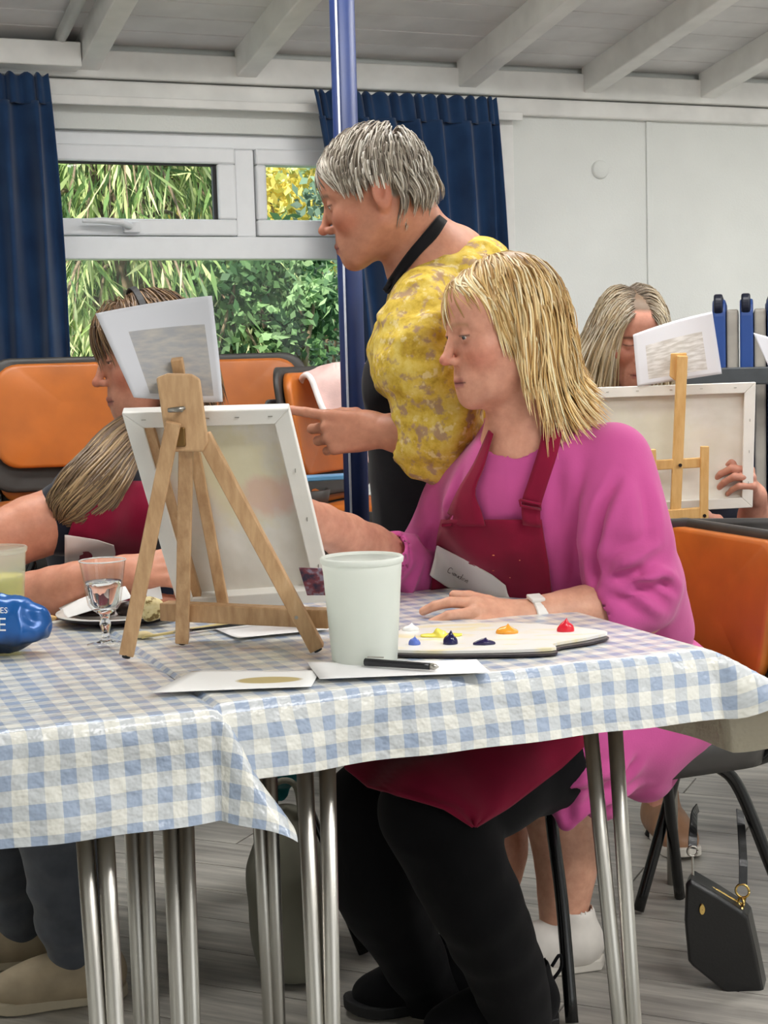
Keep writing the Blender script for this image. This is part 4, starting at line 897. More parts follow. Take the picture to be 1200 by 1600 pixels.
# ================================================================== PEOPLE: builders
g = G('skin'); at_ = g.n('ShaderNodeAttribute'); at_.attribute_name = 'Col'
nz = g.noise(g.coord('Object'), 60, 4, 0.6); mot = g.ramp(nz, [(0.3, (0.88, 0.80, 0.78)), (0.7, (1.06, 1.04, 1.03))])
g.color(g.mix(1.0, at_.outputs['Color'], mot, 'MULTIPLY')).set(0.48, spec=0.35)
g.b.inputs['Subsurface Weight'].default_value = 0.12; g.b.inputs['Subsurface Radius'].default_value = (1.0, 0.35, 0.2); g.b.inputs['Subsurface Scale'].default_value = 0.006
g.bump(g.noise(g.coord('Object'), 420, 2), 0.08, 0.001); M_skin = g.m
g = G('hair'); at_ = g.n('ShaderNodeAttribute'); at_.attribute_name = 'Col'
g.color(at_.outputs['Color']).set(0.42, spec=0.45); g.b.inputs['Anisotropic'].default_value = 0.4; M_hair = g.m
g = G('eyeball'); at_ = g.n('ShaderNodeAttribute'); at_.attribute_name = 'Col'; g.color(at_.outputs['Color']).set(0.12, spec=0.6); M_eye = g.m

class Frame:
    """head-local (x right, y forward, z up) to world"""
    def __init__(self, fwd, up, s): 
        f = norm(fwd); u = norm(np.asarray(up, float) - f * (np.asarray(up, float) @ f)); self.R = np.stack([np.cross(f, u), f, u], 1); self.s = s; self.o = np.zeros(3)
    def pin(self, local, w): self.o = np.asarray(w) - self.R @ (np.asarray(local, float) * self.s); return self
    def w(self, p): return np.asarray(p, float) * self.s @ self.R.T + self.o
    def l(self, p): return (np.asarray(p, float) - self.o) @ self.R / self.s
    def d(self, v): return np.asarray(v, float) @ self.R.T
EYE = np.array([0.031, 0.0765, 0.014])
def build_head(fr_, neck_w, neck_r=(0.054, 0.058), shoulders=None, skin=(206, 152, 126), lip=(168, 92, 88), brow=(140, 104, 76), scalp=(150, 120, 80), hairline=None, open_=0.5, h=0.002, nose=1.0, jaw=1.0, jowl=0.0, cheek=0.12, lo=-0.30, seed=0, browz=0.0):
    """head, face, ears and neck as one surface; returns world vertices, quads, colours"""
    nb = fr_.l(neck_w)
    L, Hh = np.array([-0.12, -0.15, -0.30]), np.array([0.12, 0.16, 0.15])
    pts = [nb] + ([fr_.l(p) for p in shoulders] if shoulders else [])
    for p in pts: L = np.minimum(L, p - 0.08); Hh = np.maximum(Hh, p + 0.08)
    S = SDF(L, Hh, h)
    S.ell((0, -.006, .040), (.0735, .094, .084), k=0)
    S.ell((0, .045, .055), (.060, .050, .050), k=.03)
    S.ell((0, .036, -.028), (.0595 * jaw, .056, .070), k=.03)
    for sx in (-1, 1):
        S.cap((sx * .053 * jaw, .008, -.040), (sx * .020, .066, -.080), .019, .018, k=.03)
        S.ell((sx * .041, .064, -.012), (.022, .020, .020), k=.022)
        S.cap((sx * .044, .068, .031), (sx * .012, .086, .031), .009, .0095, k=.014)
        if jowl: S.ell((sx * .036, .050, -.072), (.020, .022, .018), k=.02)
    S.ell((0, .078, -.0865), (.021, .017, .0165), k=.022)                     # chin
    S.ell((0, .077, -.056), (.028, .020, .023), k=.018)                       # muzzle
    for sx in (-1, 1): S.ell((sx * .031, .0985, .012), (.0155, .013, .0125), k=.014, op='sub')
    # nose
    S.cap((0, .088, .022), (0, .1085 * 1.0, -.017), .0068, .0082, k=.010)
    S.ell((0, .108 + .004 * nose, -.0195), (.0088, .0095, .0082), k=.007)
    for sx in (-1, 1): S.ell((sx * .0112, .0995, -.0235), (.0062, .0092, .0066), k=.006)
    for sx in (-1, 1): S.ell((sx * .0058, .1035, -.0305), (.0028, .0045, .0028), k=.002, op='sub')
    # lips
    for sx in (-1, 1):
        S.cap((0, .0978, -.0545), (sx * .021, .0865, -.0585), .0046, .0022, k=.004); S.cap((0, .0962, -.0645), (sx * .0195, .0860, -.0605), .0052, .0024, k=.004)
    for sx in (-1, 1): S.cap((0, .1045, -.0592), (sx * .024, .0895, -.0592), .0013, .0010, k=.0015, op='sub')
    # lids and openings
    for sx in (-1, 1):
        S.ell((sx * EYE[0], EYE[1], EYE[2]), (.0145, .0145, .0142), k=.004)
        S.ell((sx * (EYE[0] + .0005), EYE[1] + .014, EYE[2] - .0015 - .001 * (1 - open_)), (.0132, .0075, .0015 + .0040 * open_), k=.0012, op='sub')
    # ears
    for sx in (-1, 1):
        Re = np.array(Euler((0.15, 0, sx * -0.35)).to_matrix())
        S.ell((sx * .076, -.012, .006), (.0065, .019, .031), Re, k=.006); S.ell((sx * .072, -.006, -.017), (.006, .010, .013), Re, k=.006)
        S.ell((sx * .0835, -.008, .010), (.0055, .010, .018), Re, k=.004, op='sub')
    # neck
    S.cap((0, -.012, -.035), nb, neck_r[0], neck_r[1], k=.03)
    S.cap((0, -.042, -.02), nb + (0, -.012, .01), .046, .055, k=.03)
    if shoulders:
        for p in shoulders: S.cap(nb + (0, 0, -.02), fr_.l(p), .058, .05, k=.05)
    V, Q = S.mesh(1)
    # skin, lip, brow and lash colours, plus painted shade at eyes, nostrils, mouth line
    C = np.tile(lin(skin), (len(V), 1)); ax = np.abs(V[:, 0])
    def bl(mask, col, C): m = np.clip(mask, 0, 1)[:, None]; return C * (1 - m) + np.array(lin(col)) * m
    def gs(c, r): return np.exp(-(((ax - c[0]) / r[0]) ** 2 + ((V[:, 1] - c[1]) / r[1]) ** 2 + ((V[:, 2] - c[2]) / r[2]) ** 2))
    red = tuple(np.array(skin) * (1.0, 0.80, 0.78))
    C = bl(0.65 * gs((.046, .07, -.022), (.024, .03, .022)), red, C); C = bl(0.6 * gs((0, .118, -.022), (.016, .02, .014)), red, C); C = bl(.5 * gs((.076, -.01, .006), (.012, .03, .04)), red, C)
    C = bl(0.45 * gs((.030, .088, -.001), (.018, .02, .008)), tuple(np.array(skin) * (.78, .66, .66)), C)  # soft shade painted into the skin around the eyes
    wl = (ax < .0205) & (V[:, 1] > .082); ed = np.clip((.0205 - ax) / .004, 0, 1)
    C = bl(wl * ed * np.clip(1 - np.abs(V[:, 2] + .0592) / .0095, 0, 1) ** .6 * .95, lip, C)
    C = bl((ax < .022) * (V[:, 1] > .082) * np.exp(-((V[:, 2] + .0592) / .0014) ** 2) * .8, tuple(np.array(lip) * .5), C)  # crease between the lips painted darker
    bz = .0345 + browz - ((ax - .026) / .026) ** 2 * .006; C = bl((ax > .010) * (ax < .047) * (V[:, 1] > .06) * np.exp(-((V[:, 2] - bz) / .0036) ** 2) * .85, brow, C)
    ue = EYE[2] + .0005 + .0032 * open_ - ((ax - EYE[0]) / .014) ** 2 * .004 * open_
    C = bl((np.abs(ax - EYE[0]) < .0145) * (V[:, 1] > .075) * np.exp(-((V[:, 2] - ue) / .0014) ** 2) * .9, (62, 44, 40), C)
    C = bl(gs((.0058, .104, -.030), (.0032, .006, .0028)) * .8, tuple(np.array(skin) * (.35, .25, .25)), C)  # nostril shade painted into the colour
    # scalp wears the colour of the hair
    hl = hairline if hairline else (lambda v: v[:, 2] - (.085 - .9 * np.clip(.07 - v[:, 1], 0, .08)))
    m = np.clip(hl(V) / .008, 0, 1) * (1 - (ax > .0745) * (np.abs(V[:, 1] + .01) < .028) * (np.abs(V[:, 2]) < .035)); C = bl(m, scalp, C)
    return fr_.w(V), Q, C
def eyes(fr_, gaze, parent, iris=(96, 112, 120)):
    gz = norm(gaze)
    for sx in (-1, 1):
        c = EYE * (sx, 1, 1); a = norm(np.cross(gz, (0, 0, 1))); b = np.cross(a, gz); V = []; Cc = []; seg = 20; r = .0126
        for ang, col in ((1, (12, 10, 10)), (10, (12, 10, 10)), (11.5, iris), (25, iris), (27, (70, 70, 72)), (29, (222, 214, 208)), (60, (226, 216, 210)), (100, (220, 206, 200)), (150, (210, 190, 184)), (179, (210, 190, 184))):
            for k in range(seg):
                t = 2 * math.pi * k / seg; q = math.radians(ang); V.append(c + r * (math.cos(q) * gz + math.sin(q) * (math.cos(t) * a + math.sin(t) * b))); Cc.append(lin(col))
        Fq = np.array([(i * seg + k, (i + 1) * seg + k, (i + 1) * seg + (k + 1) % seg, i * seg + (k + 1) % seg) for i in range(9) for k in range(seg)])
        mesh_obj('eye', fr_.w(np.array(V)), Fq, M_eye, parent, smooth=True, col=np.array(Cc))

def grow(roots, dirs, length, n, cols, grav, stiff=0.7, wind=None, jitter=0.0, rng=RNG, hug=0.0):
    """strands grown step by step; cols: list of (centre, radii, per-strand offset array or scalar)"""
    P = roots.copy(); D = dirs / np.linalg.norm(dirs, axis=1)[:, None]; out = [P.copy()]; st = (length / (n - 1))[:, None]; J = rng.normal(size=P.shape) * jitter
    for i in range(1, n):
        t = i / (n - 1); G_ = grav if not callable(grav) else grav(P, t)
        D = D * stiff + G_ + J
        if wind is not None: D = D + wind(P, t)
        D /= np.linalg.norm(D, axis=1)[:, None] + 1e-9; Pn = P + D * st
        for c, r, off in cols:
            q = (Pn - c) / (np.asarray(r) + np.asarray(off).reshape(-1, 1)); l = np.linalg.norm(q, axis=1); m = l < 1
            if m.any(): Pn[m] = c + (Pn[m] - c) / l[m][:, None]
        if hug:
            c, r, off = cols[0]; q = (Pn - c) / (np.asarray(r) + np.asarray(off).reshape(-1, 1)); l = np.linalg.norm(q, axis=1); m = (l > 1) & (Pn[:, 2] > c[2] - .03); k = hug * np.clip((Pn[:, 2] - c[2] + .03) / .05, 0, 1)[:, None]; Sf = c + (Pn - c) / l[:, None]; Pn = np.where(m[:, None], Pn + (Sf - Pn) * k, Pn)
        D = Pn - P; D /= np.linalg.norm(D, axis=1)[:, None] + 1e-9; P = Pn; out.append(P.copy())
    return np.stack(out, 1)
def clump(S, n, w, rng=RNG):
    """gather strands towards n guide locks, more so at the tips"""
    g_ = rng.choice(len(S), n, replace=False); d = ((S[:, None, 0] - S[None, g_, 0]) ** 2).sum(2) if len(S) * n < 4e6 else None
    k = g_[d.argmin(1)]; t = np.linspace(0, 1, S.shape[1])[None, :, None]; off = (S[:, :1] - S[k][:, :1]); return S + (S[k] - S) * (w * t ** 1.2)
def strands_mesh(S, rad, ctr, colfn, rng=RNG, flat=0.45, taper=None):
    """flat tapered locks along strands S (N, n, 3); returns V, Q, colours"""
    N, n, _ = S.shape; T = np.gradient(S, axis=1); T /= np.linalg.norm(T, axis=2)[..., None] + 1e-9
    O = S - ctr; O -= T * (O * T).sum(2)[..., None]; O /= np.linalg.norm(O, axis=2)[..., None] + 1e-9; B = np.cross(T, O)
    t = np.linspace(0, 1, n); tp = (np.clip(t / .12, .35, 1) * np.clip((1.02 - t) / .35, .02, 1) ** .7) if taper is None else taper(t)
    r = rad[:, None] * tp[None]; seg = 4; ring = []
    for k in range(seg):
        a = 2 * math.pi * (k + .5) / seg; ring.append(S + (math.cos(a) * B + math.sin(a) * flat * O) * r[..., None])
    V = np.stack(ring, 2).reshape(-1, 3)
    b = (np.arange(N) * n * seg)[:, None, None]; i = (np.arange(n - 1) * seg)[None, :, None]; k = np.arange(seg)[None, None]; k2 = (k + 1) % seg
    Q = np.stack([b + i + k, b + i + k2, b + i + seg + k2, b + i + seg + k], -1).reshape(-1, 4)
    tone = colfn(S, np.broadcast_to(t, (N, n)), rng); C = np.repeat(tone[:, :, None, :], seg, 2).reshape(-1, 3)
    return V, Q, np.clip(C, 0, 1)
def streaks(pal, root=None, rootlen=0.0, var=0.12):
    pal = np.array([lin(p) for p in pal])
    def fn(S, t, rng):
        N = len(S); c = pal[rng.integers(0, len(pal), N)] * rng.uniform(1 - var, 1 + var, (N, 1)); C = np.repeat(c[:, None], t.shape[1], 1)
        if root is not None: w = np.clip(1 - t / rootlen, 0, 1)[..., None] ** .8; C = C * (1 - w) + np.array(lin(root)) * w
        return C * (0.9 + 0.2 * t[..., None])
    return fn
def scalp_roots(n, keep, rng, c=(0, -.006, .040), r=(.0735, .094, .084)):
    out = []
    while sum(len(o) for o in out) < n:
        v = rng.normal(size=(n * 3, 3)); v /= np.linalg.norm(v, axis=1)[:, None]; p = np.array(c) + v * r; out.append(p[keep(p)])
    return np.concatenate(out)[:n]
CRC, CRR = np.array([0, -.006, .040]), np.array([.0735, .094, .084])
def add_hand(S, W, fwd, up, side, curls, spread=(9, 2, -4, -12), thumb=((.60, .72, -.34), (.35, .85, -.40), (.10, .92, -.38)), s=1.0, k=.004):
    """palm and five fingers into SDF S; side=+1 left hand, -1 right hand (thumb on +x / -x)"""
    f = norm(fwd); u = norm(np.asarray(up, float) - f * (np.asarray(up, float) @ f)); R = np.stack([np.cross(f, u), f, u], 1)
    tw = lambda p: np.asarray(W) + R @ (np.asarray(p, float) * s)
    S.ell(tw((0, .012, 0)), (.027 * s, .026 * s, .017 * s), R, k=.015 * s)
    kn = [(side * .029, .087, .001), (side * .0095, .092, .003), (-side * .0105, .088, .002), (-side * .029, .079, -.001)]
    for q in kn: S.cap(tw((q[0] * .55, .008, 0)), tw(q), .0145 * s, .0112 * s, k=.011 * s)
    S.ell(tw((side * .020, .034, -.010)), (.016 * s, .028 * s, .013 * s), R, k=.012 * s); S.ell(tw((-side * .022, .038, -.008)), (.013 * s, .028 * s, .011 * s), R, k=.012 * s)
    Ls = [(.043, .025, .021), (.047, .029, .022), (.044, .027, .021), (.034, .020, .018)]; tips = []
    for q, Lf, cu, sp in zip(kn, Ls, curls, spread):
        p = np.array(q); a = 0; sp = math.radians(sp) * side; r0 = .0098 if Lf[0] > .036 else .0086
        for j in range(3):
            a += math.radians(cu[j]); d = np.array([math.sin(sp) * math.cos(a), math.cos(sp) * math.cos(a), -math.sin(a)]); p2 = p + d * Lf[j]
            S.cap(tw(p), tw(p2), (r0 - .0009 * j) * s, (r0 - .0009 * (j + 1)) * s, k=(.006 if j == 0 else k) * s if j == 0 else .002 * s); p = p2
        tips.append(tw(p))
    p = np.array([side * .016, .016, -.008]); ln = (.044, .033, .026); rr = (.0145, .0112, .0102, .0082)
    for j in range(3):
        d = norm((thumb[j][0] * side, thumb[j][1], thumb[j][2])); p2 = p + d * ln[j]; S.cap(tw(p), tw(p2), rr[j] * s, rr[j + 1] * s, k=(.012 if j == 0 else .003) * s); p = p2
    return tips
def skin_cols(V, skin, seed=1, rough=0.06):
    n = vnoise(V, 18, seed)[:, None]; c = np.array(lin(skin)); return np.clip(c * (1 + rough * n) * np.array([1, 1 - .03, 1 - .03]) ** (n * .5), 0, 1)
def join_parts(parts):
    Vs, Qs, Cs, b = [], [], [], 0
    for V, Q, C in parts: Vs.append(V); Qs.append(Q + b); Cs.append(C); b += len(V)
    return np.concatenate(Vs), np.concatenate(Qs), np.concatenate(Cs)
def bvh_of(V, Q): return BVHTree.FromPolygons([Vector(x) for x in V], [tuple(int(i) for i in q) for q in Q])
def drape(bvh, rows, m, name, parent, nu=22, nv=26, off=0.006, th=0.003, fallback=None, fold=0.0, seed=0, its=3):
    """cloth panel lying on a body: each row (y, xl, xr) of the outline seen from the front is laid on the surface"""
    rows = sorted(rows); ys = np.array([r[0] for r in rows], float); xl = np.array([r[1] for r in rows], float); xr = np.array([r[2] for r in rows], float); sl = np.array([r[3] if len(r) > 3 else 0 for r in rows], float)
    P = np.full((nv, nu, 3), np.nan); Nn = np.zeros((nv, nu, 3)); T = np.full((nv, nu), np.nan)
    DD = np.zeros((nv, nu, 3))
    for j in range(nv):
        y = ys[0] + (ys[-1] - ys[0]) * j / (nv - 1)
        for i in range(nu):
            u = i / (nu - 1); x = np.interp(y, ys, xl) * (1 - u) + np.interp(y, ys, xr) * u; yy = y + np.interp(y, ys, sl) * u
            d = norm(ray(x, yy)); DD[j, i] = d; h = bvh.ray_cast(Vector(CAM), Vector(d), 20)
            if h[0] is not None: T[j, i] = h[3]
    ok = ~np.isnan(T)
    idx = np.argwhere(ok); 
    for j, i in np.argwhere(~ok):
        k = ((idx - (j, i)) ** 2).sum(1).argmin(); T[j, i] = T[tuple(idx[k])]
    for _ in range(its):
        Tp = np.pad(T, 1, mode='edge'); T = np.minimum(T, (Tp[:-2, 1:-1] + Tp[2:, 1:-1] + Tp[1:-1, :-2] + Tp[1:-1, 2:]) / 4 * .5 + T * .5)
    if fold:
        jj, ii = np.meshgrid(np.linspace(0, 1, nv), np.linspace(0, 1, nu), indexing='ij'); T = T - fold * (np.sin(9 * ii + 3 * jj + seed) * .5 + .5 * np.sin(17 * ii - 5 * jj + seed * 2))
    P = CAM + DD * (T - off)[..., None]
    o = MB().grid(P).build(name, m, parent, smooth=True, solid=th); return o, P
def wrinkle(V, Q, amp, sc, seed, aniso=(1, 1, 1)):
    n = vnoise(V * np.array(aniso), sc, seed); n2 = 1 - np.abs(vnoise(V * np.array(aniso) + 3.1, sc * .7, seed + 1)) * 2
    return V + vnormals(V, Q) * (amp * (0.5 * n + 0.5 * n2))[:, None]
def ribbon(pts, w, th, m, name, parent, nrm):
    """flat strap along pts (dense), facing nrm(s)"""
    P = np.asarray(pts); T = np.gradient(P, axis=0); mb = MB(); n = len(P); V = []
    for i in range(n):
        nn = norm(nrm[i] if np.ndim(nrm) == 2 else nrm); t = norm(T[i]); s = norm(np.cross(t, nn)); nn = np.cross(s, t)
        ww = w[i] if np.ndim(w) else w
        for a, b in ((-1, -1), (1, -1), (1, 1), (-1, 1)): V.append(P[i] + s * a * ww / 2 + nn * b * th / 2)
    Fq = [(i * 4 + k, i * 4 + (k + 1) % 4, (i + 1) * 4 + (k + 1) % 4, (i + 1) * 4 + k) for i in range(n - 1) for k in range(4)] + [(0, 1, 2, 3), tuple((n - 1) * 4 + k for k in range(4))]
    return mb.add(V, Fq).build(name, m, parent, bevel=0.0008)
def fabric(name, rgb, rough=0.85, var=0.05, nscale=14, weave=380, bump=0.25, sheen=0.2):
    m = simple(name, rgb, rough, spec=0.15, var=var, nscale=nscale, bump=bump, bscale=weave, bdist=0.0008); m.node_tree.nodes['Principled BSDF'].inputs['Sheen Weight'].default_value = sheen; return m
# ================================================================== WOMAN IN THE PINK TOP
M_pink = fabric('pink_knit', (198, 84, 148), var=0.04, nscale=9, weave=300, bump=0.3)
M_burg = fabric('burgundy_cotton', (128, 18, 50), var=0.08, nscale=10, weave=420, bump=0.2, sheen=0.1)
M_legg = fabric('black_leggings', (12, 12, 15), var=0.1, sheen=0.05); M_note = simple('note_paper', (226, 220, 216), 0.75, var=0.02)
SK1 = (214, 158, 134)
pw = empty('person', (0.43, 2.80, 0), 'woman with a blond bob, pink top and burgundy apron seated behind the palette', 'person')
a18 = math.radians(20)
H1 = Frame((-math.cos(a18), -math.sin(a18), -.16), (-.13, -.04, 1), 1.0)
H1.pin((-EYE[0], .089, .014), at(722, 526, 2.455))
NB1 = at(822, 690, 2.53); shL, shR = at(955, 722, 2.49), at(722, 768, 2.69)
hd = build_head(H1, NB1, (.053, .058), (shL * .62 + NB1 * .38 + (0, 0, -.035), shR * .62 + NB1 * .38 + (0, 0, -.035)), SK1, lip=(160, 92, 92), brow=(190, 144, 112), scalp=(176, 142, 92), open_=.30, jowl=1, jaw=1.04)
# left forearm with hand on the palette, right forearm reaching behind the canvas
eL, wL = at(1000, 950, 2.475), at(824, 966, 2.395)
S = SDF(np.minimum(eL, at(620, 1000, 2.25)) - .07, np.maximum(eL, at(1000, 920, 2.5)) + .07, 0.0022)
S.chain([eL, eL * .55 + wL * .45 + (0, -.004, .004), wL], [.047, .041, .0285], k=.01, n=8)
f1 = norm(at(700, 966, 2.33) - wL); add_hand(S, wL, f1, (0.05, -.85, .8), +1, [(10, 26, 18), (16, 30, 20), (20, 32, 22), (24, 34, 22)], spread=(10, 3, -3, -9), thumb=((.62, .74, -.16), (.40, .9, -.12), (.2, .96, -.1)), s=.98)
V, Q = S.mesh(1); armL = (V, Q, skin_cols(V, (214, 164, 138), 3))
eR, wR = at(645, 890, 2.72), at(462, 800, 2.43)
S = SDF(np.minimum(eR, at(310, 880, 2.22)) - .06, np.maximum(eR, at(660, 740, 2.7)) + .06, 0.0026)
S.chain([eR, (eR + wR) / 2, wR], [.045, .040, .029], k=.01, n=6); add_hand(S, wR, norm(at(390, 780, 2.33) - wR), (-.4, .5, .8), -1, [(25, 40, 25)] * 4, s=.98)
V, Q = S.mesh(1); armR = (V, Q, skin_cols(V, SK1, 4))
# trunk under the clothes
S = SDF((-.3, 2.2, 0), (.85, 3.1, 1.1), 0.012); pel = np.array([.395, 2.82, .50])
S.chain([NB1 - (0, 0, .06), at(850, 830, 2.66), pel], [.05, .075, .10], k=.04, n=6); S.cap(NB1 - (0, 0, .05), shL, .035, .04, k=.03).cap(NB1 - (0, 0, .05), shR, .035, .04, k=.03)
S.cap(shL, eL, .030, .036, k=.02).cap(shR, eR, .016, .022, k=.01)
V, Q = S.mesh(1); trunk = (V, Q, skin_cols(V, SK1, 5))
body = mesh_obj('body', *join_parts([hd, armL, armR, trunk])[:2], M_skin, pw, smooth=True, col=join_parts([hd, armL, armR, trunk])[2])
eyes(H1, (-.05, 1, -.22), body, (96, 104, 108))
# ---- pink top
def sweater(full=True, infl=0.0):
    S = SDF((-.2, 2.15, .25), (.85, 3.12, 1.12), 0.0055 if full else 0.009); i = infl
    ch = at(835, 800, 2.62); bl = at(865, 930, 2.70)
    Rs = np.stack([norm(shL - shR), norm(np.cross((0, 0, 1), shL - shR)), [0, 0, 1]], 1)
    S.ell(ch, (.168 + i, .115 + i, .165 + i), Rs, k=.03); S.ell(bl, (.170 + i, .135 + i, .17 + i), Rs, k=.05); S.ell(pel + (.0, 0, .06), (.135 + i, .155 + i, .15 + i), k=.05)
    S.cap(NB1 - (0, 0, .055), shL + (0, 0, -.005), .060 + i, .060 + i, k=.04).cap(NB1 - (0, 0, .055), shR + (0, 0, -.005), .060 + i, .056 + i, k=.04)
    S.ell(at(845, 765, 2.51), (.085, .05, .09), k=.06); S.ell(at(765, 800, 2.55), (.07, .05, .08), k=.06); S.cap(at(800, 735, 2.535), at(850, 715, 2.515), .055, .055, k=.05)
    if not full: return S.mesh(2)
    S.chain([shL, at(972, 820, 2.46), at(990, 920, 2.465)], [.064, .072, .070], k=.014, n=8); S.cap(at(990, 920, 2.465), at(958, 960, 2.44), .070, .056, k=.02)
    S.chain([at(1018, 900, 2.50), at(1030, 960, 2.54), at(1030, 1010, 2.60)], [.045, .045, .045], k=.03, n=5)
    S.chain([shR, at(690, 840, 2.74), at(656, 900, 2.74)], [.062, .062, .062], k=.010, n=8); S.cap(at(652, 895, 2.73), at(606, 868, 2.62), .058, .042, k=.015); S.cap(at(660, 900, 2.75), at(655, 970, 2.76), .055, .045, k=.02)
    # tunic over the lap and its hanging side
    kn = at(700, 1250, 2.40); hn = np.array([.47, 2.68, .52]); S.cap(hn, hn * .55 + kn * .45, .125, .105, k=.05)
    S.cap(at(890, 1215, 2.50), at(886, 1285, 2.49), .040, .018, k=.05).cap(at(935, 1190, 2.55), at(945, 1255, 2.55), .05, .03, k=.05).cap(at(1005, 1160, 2.63), at(1010, 1210, 2.64), .055, .04, k=.05)
    # neck opening and cuffs
    S.cap(NB1 + (0, -.006, -.022), H1.w((0, -.02, -.06)), .066, .074, k=.014, op='sub')
    d = norm(wL - eL); S.cap(at(958, 968, 2.444), at(905, 972, 2.425), .046, .050, k=.004, op='sub'); S.cap(at(603, 866, 2.62), at(560, 845, 2.55), .040, .044, k=.004, op='sub')
    return S.mesh(2)
Vt, Qt = sweater(False); bv_t = bvh_of(Vt, Qt)
V, Q = sweater(True); V = wrinkle(V, Q, .005, 18, 21, (1, 1, .4)); V = wrinkle(V, Q, .008, 8, 25, (1.2, 1.2, .3))
def fold(V, Q, px, w, amp):
    P = bez(np.array([face_pt(bvh_f, x, y, 0, 2.5) for x, y in px]), 24); d = np.full(len(V), 9.0); sp_ = np.zeros(len(V))
    for i in range(23):
        ab = P[i + 1] - P[i]; t = np.clip(((V - P[i]) @ ab) / (ab @ ab + 1e-9), 0, 1); dn_ = np.linalg.norm(V - P[i] - t[:, None] * ab, axis=1); up_ = dn_ < d; d = np.where(up_, dn_, d); sp_ = np.where(up_, (i + t) / 23, sp_)
    return V + vnormals(V, Q) * (np.sin(math.pi * np.clip(sp_, .02, .98)) ** .8 * (1.55 * amp * np.exp(-(d / w) ** 2) - .45 * amp * np.exp(-((d - 2.2 * w) / w) ** 2)))[:, None]
def face_pt(bv, x, y, off, Y):
    d = norm(ray(x, y)); h = bv.ray_cast(Vector(CAM), Vector(d), 20); return CAM + d * ((h[3] if h[0] is not None else Y / d[1]) - off)
bvh_f = bvh_of(V, Q)
for px_, w_, a_ in (([(972, 735), (940, 800), (925, 880), (930, 925)], .008, -.012), ([(912, 730), (898, 830), (892, 930)], .010, -.008), ([(870, 700), (876, 790), (872, 900)], .012, -.006), ([(1035, 850), (985, 872), (938, 915)], .009, .010), ([(1052, 895), (1000, 905), (945, 925)], .008, .010), ([(1040, 962), (995, 930), (948, 908)], .009, .009), ([(1062, 930), (1030, 905), (985, 890)], .007, -.008), ([(1000, 740), (1012, 800), (1008, 850)], .012, -.006), ([(700, 800), (665, 850), (640, 905)], .010, -.009), ([(725, 730), (700, 800), (690, 850)], .009, -.007), ([(660, 870), (640, 920), (640, 960)], .008, .008),
    ([(850, 1245), (905, 1220), (985, 1195)], .010, .008), ([(880, 1295), (930, 1255), (1010, 1225)], .010, .008), ([(900, 1200), (890, 1240), (888, 1290)], .009, -.008), ([(1000, 1180), (975, 1215), (930, 1240)], .010, -.008)):
    V = fold(V, Q, px_, w_, a_)
# gathered folds at the bent elbow
c = at(990, 925, 2.40); w = np.exp(-((V - c) ** 2).sum(1) / .085 ** 2); ph = (V @ norm((.55, -.1, 1)) * 95) + 1.5 * vnoise(V, 14, 3); V = V + vnormals(V, Q) * (w * .0055 * np.sin(ph))[:, None]
V = relax(V, Q, .3); mesh_obj('pink_top', V, Q, M_pink, pw, smooth=True)
bv_p = bvh_of(V, Q)
def face_pt(bv, x, y, off, Y):
    d = norm(ray(x, y)); h = bv.ray_cast(Vector(CAM), Vector(d), 20); return CAM + d * ((h[3] if h[0] is not None else Y / d[1]) - off)
